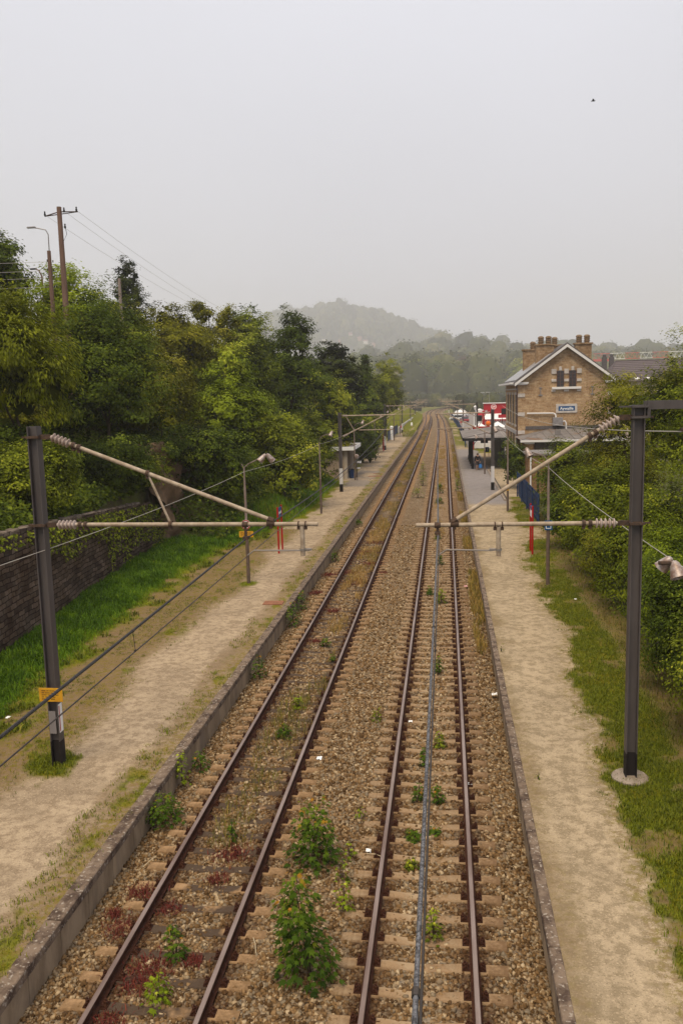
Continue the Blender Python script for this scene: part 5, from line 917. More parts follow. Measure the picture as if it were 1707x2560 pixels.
MB().box(Vc(4.0, 87.4, 2.95), (.75, .2, .3)).build('hanging_clock_box', M_blk, t)
t = thing('kerb', (4.2, 60, .28), 'raised concrete kerb along the asphalt of the right platform', 'kerb'); mb = MB()
for k in range(24): mb.box((0, k+.5, .06), (.16, .985, .13))
mb.build('kerb_stones', M_fnd, t, bevel=.01); MB().box((.16, 12, .02), (.14, 24, .05)).build('gutter', M_joint, t)
for y, w1, lb in ((84.6, 2.4, 'pale worn strip across the asphalt before the canopy'), (96, 2.0, 'second pale strip across the asphalt under the canopy')): tag(MB().box((2.7, y, .318), (w1, .22, .02)).build('drain_strip', mat('pale_strip', (.4, .36, .33), .9, (.27, .24, .22), 6, 5)), lb, 'drain')
# ================================================================== people
def person(loc, H, rz, label, top, legs_c, shoe, stride=.22, skin=(.42, .24, .16), hair=(.10, .07, .05), shorts=True, arm=(.1, .1)):
    t = thing('person', loc, label, 'person', rz=rz); k = H/1.75; J = {}
    def pt(n, p): J[n] = Vector(p)*k
    for n, p in dict(pel=(0, 0, .95), spi=(0, .02, 1.18), che=(0, .0, 1.38), nec=(0, -.01, 1.52), hea=(0, -.03, 1.62), top=(0, -.03, 1.71)).items(): pt(n, p)
    for s, a in ((-1, stride), (1, -stride)): pt('hip%d' % s, (s*.09, 0, .9)); pt('kne%d' % s, (s*.1, -a*.6-.03, .5)); pt('ank%d' % s, (s*.1, -a*.8+.04, .09)); pt('toe%d' % s, (s*.115, -a*.8-.13, .035)); 
    for s, a in ((-1, arm[0]), (1, arm[1])): pt('sho%d' % s, (s*.18, 0, 1.43)); pt('elb%d' % s, (s*.25, a*.3+.02, 1.14)); pt('wri%d' % s, (s*.27, -a, .9)); pt('han%d' % s, (s*.27, -a-.02, .82))
    def skin_obj(name, chain, rad, m, inflate=0, par=t):
        me = bpy.data.meshes.new(name); idx = {n: i for i, n in enumerate(rad)}; me.from_pydata([J[n] for n in rad], [(idx[a], idx[b]) for a, b in chain], []); o = bpy.data.objects.new(name, me); C.objects.link(o); o.parent = par
        md = o.modifiers.new('s', 'SKIN'); o.modifiers.new('u', 'SUBSURF').levels = 1; o.modifiers['u'].render_levels = 1
        for n, i in idx.items(): me.skin_vertices[0].data[i].radius = ((rad[n][0]+inflate)*k, (rad[n][1]+inflate)*k)
        me.skin_vertices[0].data[0].use_root = True; dg = bpy.context.evaluated_depsgraph_get(); dg.update(); m2 = bpy.data.meshes.new_from_object(o.evaluated_get(dg)); o.modifiers.clear(); o.data = m2; m2.materials.clear(); m2.materials.append(m); m2.polygons.foreach_set('use_smooth', [True]*len(m2.polygons)); return o
    r = dict(pel=(.15, .11), spi=(.135, .10), che=(.16, .11), nec=(.055, .055), hea=(.075, .09), top=(.06, .075)); ch = [('pel', 'spi'), ('spi', 'che'), ('che', 'nec'), ('nec', 'hea'), ('hea', 'top')]
    for s in (-1, 1): r.update({'hip%d' % s: (.085, .09), 'kne%d' % s: (.055, .06), 'ank%d' % s: (.036, .04), 'toe%d' % s: (.04, .03), 'sho%d' % s: (.06, .06), 'elb%d' % s: (.042, .042), 'wri%d' % s: (.027, .03), 'han%d' % s: (.022, .038)}); ch += [('pel', 'hip%d' % s), ('hip%d' % s, 'kne%d' % s), ('kne%d' % s, 'ank%d' % s), ('ank%d' % s, 'toe%d' % s), ('che', 'sho%d' % s), ('sho%d' % s, 'elb%d' % s), ('elb%d' % s, 'wri%d' % s), ('wri%d' % s, 'han%d' % s)]
    body = skin_obj('body', ch, r, mat('skin', skin, .6)); bm = bmesh.new(); bm.from_mesh(body.data); fm = MB()
    for s in (-1, 1):
        h0 = J['han%d' % s]
        for f in range(4): q = h0+Vector((0, (f-1.5)*.02, -.01))*k; fm.tube([q, q+Vector((s*-.008, -.012, -.04))*k, q+Vector((s*-.022, -.01, -.07+.008*abs(f-1.5)))*k], [.009*k, .008*k, .006*k], 5)
        fm.tube([h0+Vector((s*-.015, -.02, .02))*k, h0+Vector((s*-.03, -.05, -.02))*k, h0+Vector((s*-.03, -.055, -.05))*k], [.011*k, .009*k, .007*k], 5)
    hd_ = J['hea']
    fm.lathe([(.011, -.01), (.013, .012), (0, .02)], hd_+Vector((0, -.088, -.01))*k, (0, -1, -.3), 6)
    for s in (-1, 1): fm.lathe([(.02, 0), (.016, .015), (0, .016)], hd_+Vector((s*.072, .0, 0))*k, (s, 0, 0), 8)
    vs = [bm.verts.new(v) for v in fm.v]; [bm.faces.new([vs[i] for i in f]) for f in fm.f]; bm.to_mesh(body.data); bm.free()
    cl = {n: r[n] for n in ('che', 'pel', 'spi', 'sho-1', 'sho1', 'elb-1', 'elb1', 'wri-1', 'wri1')}; skin_obj('jacket', [e for e in ch if e[0] in cl and e[1] in cl], cl, mat('cloth_top', top, .9), .03)
    tr = ['pel']+[a+str(s) for s in (-1, 1) for a in (('hip', 'kne') if shorts else ('hip', 'kne', 'ank'))]; tr = {n: r[n] for n in tr}; o = skin_obj('shorts' if shorts else 'trousers', [e for e in ch if e[0] in tr and e[1] in tr], tr, mat('cloth_legs', legs_c, .9), .022)
    MB().lathe([(0, .115), (.06, .105), (.095, .06), (.105, 0), (.1, -.06), (.07, -.09), (.06, -.05)], hd_+Vector((0, .022, .03))*k, (0, .25, 1), 14).build('hair', mat('hair', hair, .8), t, smooth=True)
    sh = MB()
    for s in (-1, 1): sh.tube([J['ank%d' % s]+Vector((0, .05, -.04))*k, J['ank%d' % s]+Vector((0, 0, -.03))*k, J['toe%d' % s]], [.045*k, .055*k, .042*k], 8)
    sh.build('shoes', mat('shoe', shoe, .7), t, smooth=True); ey = MB()
    for s in (-1, 1): ey.lathe([(.012, 0), (.008, .006), (0, .007)], hd_+Vector((s*.03, -.083, .02))*k, (0, -1, 0), 6)
    ey.build('eyes', mat('eye', (.02, .015, .012), .3), t); return t, J
pw, J = person((3.2, 84.2, .31), 1.68, 0, 'person in black jacket and shorts walking towards the camera under the canopy', (.014, .012, .014), (.05, .04, .04), (.12, .07, .04), shorts=True)
t = thing('carrier_bag', (0, 0, 0), 'blue plastic carrier bag held by the walking person', 'bag'); hp = Vector((3.2, 84.2, .31))+J['han1']; t.location = hp-Vector((0, 0, .06)); mb = MB(); mb.add([(-.13, -.05, -.14), (.13, -.05, -.14), (.13, .05, -.14), (-.13, .05, -.14), (-.17, -.08, -.5), (.17, -.08, -.5), (.17, .08, -.5), (-.17, .08, -.5)], [(0, 1, 2, 3), (7, 6, 5, 4), (0, 4, 5, 1), (1, 5, 6, 2), (2, 6, 7, 3), (3, 7, 4, 0)]); M_bag = mat('bag_plastic', (.03, .16, .42), .4); mb.build('body', M_bag, t, bevel=.03); mb = MB(); mb.tube([(-.09, 0, -.16), (-.05, 0, -.02), (0, 0, .02), (.05, 0, -.02), (.09, 0, -.16)], .009, 5); mb.build('handle', M_bag, t)
person((-8.66, 168.5, .31), 1.68, math.pi, 'distant person in red jacket and pale trousers on the far left platform', (.45, .02, .03), (.5, .45, .45), (.1, .08, .08), shorts=False, stride=.1)
for x, y, lb, tp, lg in ((5.0, 138, 'distant visitor in white top and dark trousers behind the canopy roof', (.7, .68, .66), (.03, .03, .05)), (4.45, 146, 'distant visitor in dark red top at the fair stand', (.25, .03, .03), (.02, .02, .05)), (4.0, 143, 'distant visitor in navy clothes beside the mast', (.03, .04, .1), (.04, .04, .06)), (3.6, 190, 'distant visitor in red top by the car park fence', (.5, .05, .04), (.5, .42, .36)), (5.6, 141, 'distant visitor in pale dress at the stand', (.6, .5, .42), (.2, .17, .15))):
    person((x, y, .31), 1.72, random.uniform(-1, 1), lb, tp, lg, (.08, .06, .05), shorts=False, stride=.1)
# ================================================================== fairground and car park
M_fred = mat('stand_red', (.40, .02, .028), .5); M_canv = mat('white_canvas', (.8, .78, .77), .8); M_cream = mat('cream_board', (.6, .48, .3), .7); M_org = mat('orange_lantern', (.75, .16, .02), .5); M_tyre = mat('tyre', (.02, .02, .02), .9); M_glass = mat('car_glass', (.03, .035, .04), .12, spec=.6)
t = thing('fair_stand', (8.5, 150, .26), 'big red fairground stand with round white emblem and white awning', 'fair stand'); MB().box((.9, 1.4, 2.4), (5.6, 2.6, 4.4)).build('body', M_canv, t, bevel=.03); MB().box((-1.75, .0, 2.3), (.5, .3, 4.4)).build('corner_column', M_fred, t, bevel=.02); MB().box((1.2, .02, 4.2), (4.6, .12, .8)).build('lower_board', M_fred, t)
MB().box((.9, .0, 5.15), (5.3, .15, 1.15)).build('top_board', M_fred, t); MB().box((.9, -.02, 5.78), (5.6, .5, .14)).build('top_trim', M_canv, t); e_ = MB().lathe([(0, -.02), (.52, -.02), (.52, .02), (0, .02)], (.0, -.1, 5.15), (0, -1, 0), 26).build('emblem', mat('emblem_pink', (.62, .2, .2), .5), t)
MB().lathe([(.38, .021), (.45, .021), (.45, .03), (.38, .03), (.38, .021)], (.0, -.1, 5.15), (0, -1, 0), 26).build('emblem_ring', M_white, e_); mb = MB(); mb.box((0, -.13, 5.15), (.5, .02, .12), Matrix.Rotation(-.35, 3, 'Y')); mb.build('emblem_bar', M_white, e_)
MB().poly([(-1.6, -1.9, 3.0), (3.2, -1.9, 3.0), (3.2, 0, 3.9), (-1.6, 0, 3.9)], (0, 0, .05)).build('awning', M_canv, t); mb = MB()
for k in range(12): mb.poly([(-1.6+k*.4, -1.9, 3.0), (-1.2+k*.4, -1.9, 3.0), (-1.4+k*.4, -1.9, 2.6)], (0, .02, 0))
mb.build('awning_fringe', M_fred, t); MB().box((2.9, -.05, 5.2), (1.6, .12, 1.2)).build('cream_panel', M_cream, t); MB().box((.6, -.06, 1.7), (3.4, .1, 1.6)).build('counter_opening', M_canv, t); MB().box((.6, -.5, .9), (4.4, .5, .12)).build('counter', M_canv, t)
t = thing('lantern_balloon', (6.56, 130, .26), 'round orange lantern on a thin pole before the white awning', 'lantern'); MB().tube([(0, 0, 0), (0, 0, 2.55)], .02, 6).build('pole', M_iron, t); MB().lathe([(0, -.42)]+[(.42*math.cos(a), .42*math.sin(a)) for a in np.linspace(-1.4, 1.4, 9)]+[(0, .42)], (0, 0, 2.95), n=18).build('globe', M_org, t, smooth=True)
t = thing('menu_board', (9.9, 140, .26), 'black board on posts in front of the red stand', 'sign board'); MB().box((0, 0, 4.5), (1.5, .1, 1.0)).build('board', M_blk, t)
for q in (-.6, .6): MB().box((q, .1, 2.1), (.08, .08, 4.4)).build('post', M_iron, t)
MB().box((-.3, -.2, 3.75), (1.9, .1, .55)).build('red_banner', M_fred, t)
t = thing('food_trailer', (6.3, 156, .26), 'white rounded food trailer left of the red stand', 'trailer'); mb = MB(); prof = [(-1.1, .5), (1.1, .5), (1.15, 3.2), (.8, 4.3), (.2, 4.75), (-.5, 4.6), (-1.0, 3.9)]; mb.poly([(x, -1.2, z) for x, z in prof], (0, 3.0, 0)); mb.build('body', M_canv, t, bevel=.1); MB().box((.1, -1.22, 3.0), (1.3, .06, 1.0)).build('hatch', M_blk, t); MB().poly([(-.7, -1.9, 3.6), (.9, -1.9, 3.6), (.9, -1.25, 3.9), (-.7, -1.25, 3.9)], (0, 0, .05)).build('hatch_awning', M_fred, t)
for q in (-.9, .9): MB().lathe([(0, -.1), (.34, -.1), (.34, .1), (0, .1)], (q*.9, -1.1, .34), (0, 1, 0), 16).build('wheel', M_tyre, t)
def marquee(x, y, wd, h, label, m):
    t = thing('market_tent', (x, y, .26), label, 'tent', 'white tents on the car park'); hw_ = wd/2
    MB().add([(-hw_, -hw_, h), (hw_, -hw_, h), (hw_, hw_, h), (-hw_, hw_, h), (0, 0, h+wd*.32), (-hw_, -hw_, h-.35), (hw_, -hw_, h-.35), (hw_, hw_, h-.35), (-hw_, hw_, h-.35)], [(0, 1, 4), (1, 2, 4), (2, 3, 4), (3, 0, 4), (0, 5, 6, 1), (1, 6, 7, 2), (2, 7, 8, 3), (3, 8, 5, 0)]).build('canopy', m, t)
    for a in (-1, 1):
        for b in (-1, 1): MB().tube([(a*hw_*.97, b*hw_*.97, 0), (a*hw_*.97, b*hw_*.97, h)], .04, 6).build('pole', M_galv, t)
marquee(5.4, 132, 2.6, 2.2, 'white tent roof peeping over the middle of the canopy roof', M_canv); marquee(8.2, 134, 2.6, 2.3, 'white tent roof right of the orange lantern', M_canv); marquee(4.8, 248, 4.0, 1.9, 'distant white tent beyond the red car', M_canv)
def car(loc, rz, label, col, van=False, L_=4.2):
    t = thing('parked_van' if van else 'parked_car', loc, label, 'van' if van else 'car', 'vehicles parked on the car park', rz); pm = mat('car_paint', col, .3, spec=.6); h = 1.05 if van else .72
    pr = [(-L_/2, .3), (L_/2, .3), (L_/2, h*.85+.1), (L_/2-.6, h+.12), (-L_/2+.1, h+.15), (-L_/2, h)]
    mb = MB(); mb.poly([(-.86, y, z) for y, z in pr], (1.72, 0, 0)); mb.build('body', pm, t, bevel=.06)
    pr2 = [(-L_/2+.15, h+.1), (L_/2-1.1, h+.1), (L_/2-1.75, 1.5 if not van else 2.2), (-L_/2+.5, 1.48 if not van else 2.25)]; mb = MB(); mb.poly([(-.74, y, z) for y, z in pr2], (1.48, 0, 0)); mb.build('cabin', M_glass if not van else pm, t, bevel=.06)
    MB().box((0, -.45, 1.5 if not van else 2.26), (1.36, L_*.42, .05)).build('roof', pm, t, bevel=.02)
    if van: MB().box((0, L_/2-1.25, 1.7), (1.36, .1, .6), Matrix.Rotation(.45, 3, 'X')).build('windscreen', M_glass, t)
    for a in (-1, 1):
        for b in (-1, 1): w_ = MB().lathe([(0, -.1), (.31, -.1), (.31, .1), (0, .1)], (a*.8, b*L_*.31, .31), (1, 0, 0), 16).build('wheel', M_tyre, t); MB().lathe([(0, -.115), (.17, -.115), (.17, .115), (0, .115)], (a*.8, b*L_*.31, .31), (1, 0, 0), 10).build('rim', M_galv, w_)
    for a in (-1, 1): MB().box((a*.62, -L_/2-.01, h-.12), (.3, .05, .14)).build('tail_light', M_fred, t); MB().box((a*.62, L_/2+.01, h-.2), (.3, .05, .14)).build('headlight', M_canv, t)
car((5.2, 224, .27), .1, 'dark red car parked in the middle of the far yard', (.28, .012, .02)); car((3.9, 262, .27), 1.4, 'white van parked behind the distant tent', (.75, .74, .74), True, 4.6); car((5.6, 275, .27), 1.5, 'silver car parked farthest back in the yard', (.5, .5, .52)); car((3.4, 240, .27), 1.3, 'white car left of the red car', (.7, .7, .7)); car((-11.2, 256, .27), .15, 'grey car standing beyond the left platform', (.3, .28, .29))
t = thing('information_board', (4.9, 101, .26), 'blue panel with white figure 1 standing beyond the canopy', 'sign'); pb = MB().box((0, 0, .95), (.58, .06, .6)).build('panel', M_blue, t); text_mesh('panel_text', '1', .42, M_white, pb, Matrix.Translation((.08, -.035, .95)) @ Matrix.Rotation(math.pi/2, 4, 'X'), .004)
for q in (-.25, .25): MB().box((q, .05, .5), (.06, .06, 1.2)).build('post', M_red, t)
t = thing('market_stall', (5.1, 116, .26), 'red framed stall seen through the canopy posts', 'stall'); mb = MB()
for a in (-1.3, 1.3):
    for b in (-.8, .8): mb.box((a, b, 1.5), (.14, .14, 3.0))
mb.box((0, -.8, 2.95), (2.8, .14, .25)); mb.box((0, .8, 2.95), (2.8, .14, .25)); mb.build('frame', M_red, t); MB().box((0, .3, .6), (2.2, .8, .9)).build('counter', M_canv, t); MB().box((-1.0, 0.85, 1.7), (.6, .06, 2.3)).build('blue_side', M_navy, t); MB().box((.4, .85, 1.9), (1.6, .06, 1.6)).build('goods_panel', M_cream, t)
for x, y, lb in ((17.0, 330, 'right of two tall pale lamp masts behind the red stand'), (15.6, 345, 'left of two tall pale lamp masts behind the red stand')): t = thing('street_lamp', (x, y, -.5), lb, 'street lamp', 'tall lamps in the valley'); MB().tube([(0, 0, 0), (0, 0, 8.3)], [.12, .06], 8).build('pole', M_galv, t); MB().box((-.5, 0, 8.35), (1.6, .3, .12)).build('lamp_head', M_canv, t)
t = thing('garden_lantern', (5.3, 150, .26), 'old style lantern on a post left of the food trailer', 'lantern'); MB().tube([(0, 0, 0), (0, 0, 4.6)], .06, 8).build('post', M_blk, t); MB().lathe([(.1, 0), (.26, .55), (.3, .6), (.1, .8), (0, .85)], (0, 0, 4.6), n=8).build('lantern_head', M_canv, t)
# house with dark roof behind, and the crane jib
M_tile = mat('dark_tiles', (.10, .08, .085), .75, (.14, .115, .115), .5, 3, stretch=(.05, 1, 14)); t = thing('house', (31, 131, .26), 'house with long grey tiled roof and two skylights behind the station', 'house'); MB().box((0, 4, 4.5), (13.5, 9, 9.0)).build('wall', mat('pale_render', (.46, .38, .31), .9, (.38, .31, .25), 1, 5), t)
mb = MB(); mb.add([(-7.2, -1.2, 8.8), (7.2, -1.2, 8.8), (7.2, 9.2, 8.8), (-7.2, 9.2, 8.8), (-4.9, 4, 11.9), (7.2, 4, 11.9)], [(0, 1, 5, 4), (1, 2, 5), (2, 3, 4, 5), (3, 0, 4), (3, 2, 1, 0)]); hr_ = mb.build('roof', M_tile, t)
rr = MB()
for k in range(1, 11): q = k/11; rr.tube([(-7.2+2.3*q, -1.2+5.2*q, 8.82+3.1*q), (7.2, -1.2+5.2*q, 8.82+3.1*q)], .045, 4)
rr.tube([(-7.2, -1.2, 8.85), (-4.9, 4, 11.95), (7.2, 4, 11.95)], .09, 5); rr.build('tile_rows', M_tile, hr_)
for x in (-2.7, -.9): MB().box((x, -.75, 9.15), (.7, .5, .1), Matrix.Rotation(.53, 3, 'X')).build('skylight', M_canv, hr_)
for x in (-6.2, -5.1): mb = MB(); mb.box((x, 6, 11.4), (.7, .7, 2.4)); mb.lathe([(.25, 0), (.28, .4), (0, .5)], (x, 6, 12.6)); mb.build('chimney', M_slate, hr_)
mb = MB(); [mb.box((-5+k*2.5, -.53, 5.6), (1.2, .1, 1.6)) for k in range(5)]; mb.build('window', M_win, t)
M_cw = mat('crane_white', (.8, .78, .76), .6); M_cr = mat('crane_red', (.6, .11, .10), .6); t = thing('tower_crane', (146, 430, 0), 'red and white crane jib stretching above the grey roofed house', 'crane'); mb = MB()
def lattice(x0, x1, z0, z1, m_, nm):
    b = MB(); n = max(1, int(round((x1-x0)/1.1)))
    for y in (-.45, .45): b.tube([(x0, y, z0), (x1, y, z0)], .045, 4)
    b.tube([(x0, 0, z1), (x1, 0, z1)], .045, 4)
    for k in range(n):
        a = x0+(x1-x0)*k/n; c_ = x0+(x1-x0)*(k+1)/n; md = (a+c_)/2
        for y in (-.45, .45): b.tube([(a, y, z0), (md, 0, z1), (c_, y, z0)], .026, 4)
    b.build(nm, m_, t)
xs_ = [-29.4, -26.2, -23.4, -20.6, -18.2, -15.2, -9, -2]
for k in range(7): lattice(xs_[k], xs_[k+1], 8.95, 10.05, M_cr if k % 2 == 0 else M_cw, 'jib_section')
mb = MB()
for a in (-.8, .8):
    for b in (-.8, .8): mb.tube([(a, b, -.6), (a, b, 12.4)], .1, 5)
for k in range(10): z = k*1.2; [mb.tube([(-.8, b, z), (.8, b, z+1.2)], .05, 4) for b in (-.8, .8)]
mb.build('tower', M_cr, t); MB().box((1.6, 0, 9.4), (1.4, 1.4, 1.8)).build('cab', M_cw, t); MB().box((-27.8, 0, 8.7), (3, .9, .25)).build('trolley', M_cr, t); t.scale = (2.5, 2.5, 2.5)
# ================================================================== poles and wires on the hill
M_wood_p = mat('wood_pole', (.20, .12, .09), .9, (.13, .08, .06), 3, 6, stretch=(1, 1, .2))
def g2(x, y): return gz(x, y)-.3
t = thing('utility_pole', (-20.6, 45, g2(-20.6, 45)), 'tall wooden power pole with crossarm on the left skyline', 'utility pole', 'poles on the left skyline'); z0 = t.location.z; MB().tube([(0, 0, -.5), (0, 0, 18.5-z0)], [.2, .125], 10).build('pole', M_wood_p, t, smooth=True); hT = 18.25-z0
mb = MB(); mb.tube([(-.85, .0, hT-.2), (0, 0, hT), (1.05, 0, hT-.05)], .03, 6); mb.tube([(-.85, 0, hT-.2), (0, .05, hT-.12), (1.05, 0, hT-.05)], .025, 6); mb.build('crossarm', M_iron, t); mb = MB()
for x, z in ((-.82, hT-.15), (.28, hT-.0), (.98, hT), (.28, hT-.85)): mb.lathe([(.03, -.05), (.055, .0), (.055, .08), (.03, .12), (.05, .18), (0, .22)], (x, -.02, z), n=8)
mb.build('pole_insulators', M_blk, t); MB().tube([(.28, 0, hT-.8), (.34, 0, hT-1.2), (.1, 0, hT-1.6)], .015, 5).build('loop_wire', M_blk, t)
t = thing('street_lamp', (-22.3, 47, g2(-22.3, 47)), 'concrete street lamp pole carrying wires, left of the power pole', 'street lamp', 'poles on the left skyline'); z1 = t.location.z; MB().tube([(0, 0, -.5), (0, 0, 16.6-z1)], [.16, .11], 8).build('pole', M_wood_p, t, smooth=True); MB().tube([(.02, 0, 16.5-z1), (.03, 0, 17.5-z1), (-.1, 0, 17.75-z1), (-.5, 0, 17.85-z1), (-.75, 0, 17.9-z1)], .03, 6).build('lamp_arm', M_galv, t); MB().box((-.95, 0, 17.93-z1), (.5, .16, .09)).build('lamp_head', M_galv, t, bevel=.02); mb = MB()
for z in (16, 15.5, 15.1, 14.6): mb.lathe([(.03, 0), (.03, .12), (0, .14)], (-.14, 0, z-z1), n=6); mb.lathe([(.03, 0), (.03, .12), (0, .14)], (.2, 0, z-z1-.05), n=6)
mb.build('pole_insulators', M_blk, t)
t = thing('street_lamp', (-27.2, 56, g2(-27.2, 56)), 'small street lamp half hidden at the left of the skyline', 'street lamp', 'poles on the left skyline'); z2 = t.location.z; MB().tube([(0, 0, -.4), (0, 0, 16.6-z2), (-.2, 0, 17-z2), (-.45, 0, 17.1-z2)], [.09, .06, .04, .04], 7).build('pole', M_wood_p, t, smooth=True); MB().box((-.6, 0, 17.1-z2), (.4, .14, .1)).build('lamp_head', M_blk, t, bevel=.02)
t = thing('utility_pole', (-29.1, 75, g2(-29.1, 75)), 'thin pole in front of the dark upright tree', 'utility pole', 'poles on the left skyline'); z3 = t.location.z; MB().tube([(0, 0, -.5), (0, 0, 19.0-z3)], [.2, .13], 8).build('pole', mat('grey_pole', (.26, .2, .17), .9), t, smooth=True); MB().box((0, 0, 18.6-z3), (.5, .08, .08)).build('crossarm', M_iron, t)
PW = [(-21.4, 45, 18.1), (-20.3, 45, 18.25), (-19.6, 45, 18.25)]; EN = [(-24, 150, 19), (-23.2, 150, 18.2), (-21.5, 150, 18.2)]
for a, b, lb in zip(PW, EN, ('left of three thin power lines falling from the crossarm', 'middle of three thin power lines falling from the crossarm', 'right of three thin power lines falling from the crossarm')): mb = MB(); mb.tube(sag(a, b, 2.5, 16), .009, 4); tag(mb.build('power_line', M_wirel), lb, 'power line', 'power lines on the left skyline')
for z, lb in ((16.0, 'topmost'), (15.5, 'second'), (15.1, 'third'), (14.6, 'lowest')): mb = MB(); mb.tube(sag((-60, 40, z+1.0), (-22.4, 47, z), .5, 10)[:-1]+sag((-22.4, 47, z), (-29.1, 75, z+2.6), .5, 10), .010, 4); tag(mb.build('telephone_line', M_wirel), lb+' of the wires reaching the concrete street lamp pole', 'telephone line', 'power lines on the left skyline')
# small bird high in the sky
t = thing('bird', (7.4, 45, 22.1), 'small dark bird high in the grey sky', 'bird'); mb = MB(); mb.tube([(-.11, .02, 0), (-.03, 0, .01), (.05, 0, .0), (.10, 0, .02)], [.01, .03, .028, .01], 8); b_ = mb.build('body', M_blk, t, smooth=True)
for s in (-1, 1): MB().poly([(.03, 0, .02), (-.04, 0, .02), (-.06, s*.10, .07), (-.01, s*.18, .03), (.03, s*.09, .07)], (0, 0, .008)).build('wing', M_blk, t)
# ================================================================== grass and weeds
M_blade = ramp_mat('grass_blades', 'tint', [(0, (.05, .11, .003)), (.4, (.135, .25, .006)), (.75, (.24, .33, .010)), (1, (.38, .37, .05))], .7, .25, spec=.2)
M_blade2 = ramp_mat('short_grass_blades', 'tint', [(0, (.06, .075, .006)), (.4, (.15, .175, .010)), (.75, (.23, .225, .015)), (1, (.34, .25, .07))], .7, .25, spec=.2)
M_dry = ramp_mat('dry_grass_blades', 'tint', [(0, (.15, .135, .02)), (.35, (.33, .22, .05)), (.7, (.46, .26, .08)), (1, (.5, .36, .17))], .8, .25, spec=.2)
M_dry2 = ramp_mat('hedge_foot_stalks', 'tint', [(0, (.06, .07, .012)), (.4, (.14, .12, .025)), (.75, (.22, .14, .05)), (1, (.3, .2, .09))], .8, .2, spec=.05)
M_sed = ramp_mat('red_stonecrop', 'tint', [(0, (.06, .012, .008)), (.6, (.15, .028, .02)), (1, (.24, .07, .03))], .8, .15, spec=.2)
def blades(name, P, h, m, label, spread=.5, w=.10, tint=None, seed=1):
    r = np.random.default_rng(seed); n = len(P); a = r.uniform(0, 6.283, n); d = np.stack([np.cos(a), np.sin(a), np.zeros(n)], 1); b = np.stack([-d[:, 1], d[:, 0], np.zeros(n)], 1)
    hh = h*r.uniform(.5, 1.3, n); ln = r.uniform(.1, spread, n)[:, None]; up = np.array([0, 0, 1.0]); wd = (hh*w)[:, None]
    p1 = P + up*(hh*.55)[:, None] + d*ln*(hh*.35)[:, None]; p2 = P + up*(hh*.92)[:, None]*(1-.3*ln) + d*ln*hh[:, None]
    V = np.stack([P-b*wd*.5, P+b*wd*.5, p1+b*wd*.4, p1-b*wd*.4, p2], 1).reshape(-1, 3); i = np.arange(n)[:, None]*5
    F = np.concatenate([i+np.array([[0, 1, 2, 3]]), i+np.array([[3, 2, 4, 4]])], 1).reshape(-1, 4)
    # second piece is a triangle: give it its own tip vertex pair
    V = np.concatenate([V, V[4::5]+b*wd*.06]); F[1::2, 3] = np.arange(n)*5+4; F[1::2, 2] = n*5+np.arange(n)
    t = np.clip((tint if tint is not None else .45)+r.normal(0, .17, n), 0, 1); return tag(npmesh(name, V, F, m, {'tint': np.repeat(t, 2)}), label, 'grass', kind='stuff')
def scatter(x0, x1, y0, y1, n, f, seed):
    r = np.random.default_rng(seed); x = r.uniform(x0, x1, n); y = r.uniform(y0, y1, n); k = r.random(n) < f(x, y); return x[k], y[k]
def ldens(x, y): g, d, tall, zn = left_masks(x, y); return g*np.where(x < WALLX(y)-.1, 0, 1)
def pick(x0, x1, spans, f, seed):
    A = [scatter(x0, x1, a, b, n, f, seed+i) for i, (a, b, n) in enumerate(spans)]; return np.concatenate([a[0] for a in A]), np.concatenate([a[1] for a in A])
x, y = pick(-14.9, -9.2, [(9, 20, 52000), (20, 34, 64000), (34, 47, 40000), (47, 75, 20000)], lambda x, y: left_masks(x, y)[2]*(x > WALLX(y)-.1)*(x > -14.9+(y > 47)*3), 100)
z = .31+np.where(y < 46, .25*smooth01((-10.5-x)/3), .55*np.clip(interp(y, GL)-1-x, 0, 9)); dp = smooth01((interp(y, GL)-.25-x)/.9); nn = fbm(x*.9, y*.7, 77)
blades('grass', np.stack([x, y, z], 1), (.07+.22*dp*(.35+1.2*nn))*np.interp(y, [10, 60], [.9, 1.2]), M_blade, 'tall bright green grass below the stone wall', 1.0, .085, .42-.26*dp+1.0*(fbm(x*1.7, y*1.3, 79)-.5)+.45*(1-dp)**2, 5)
x, y = pick(-10.8, -6.0, [(9, 20, 60000), (20, 36, 50000), (36, 60, 22000)], lambda x, y: np.clip(left_masks(x, y)[0]-left_masks(x, y)[2]+.13*left_masks(x, y)[3], 0, 1)*.8, 120)
mt_ = .7*np.exp(-((x+8.45)**2+((y-16.2)/1.4)**2)/.6); blades('short_grass', np.stack([x, y, np.full(len(x), .305)], 1), .045+.09*mt_, M_blade2, 'sparse short grass and weeds scattered over the left platform', .9, .16, .45-.2*mt_, 6)
x, y = pick(2.7, 6.0, [(9, 20, 60000), (20, 36, 60000), (36, 60, 30000)], lambda x, y: right_masks(x, y)[0]*.95, 140)
nn = fbm(x*1.3, y*1.1, 78); blades('short_grass', np.stack([x, y, np.full(len(x), .305)], 1), .05+.07*nn, M_blade2, 'short patchy grass along the right platform', .9, .15, .35+.7*(nn-.5), 7)
x, y = pick(4.4, 6.6, [(9, 24, 4500), (24, 46, 4500)], lambda x, y: smooth01((x-4.35-.018*y)/.5)*smooth01((fbm(x*1.5, y*1.1, 91)-.42)/.1)*(y < 44), 160)
blades('dry_grass', np.stack([x, y, np.full(len(x), .3)], 1), np.full(len(x), .24), M_dry2, 'dry brown stalks at the foot of the right hedge', 1.0, .06, .5, 8)
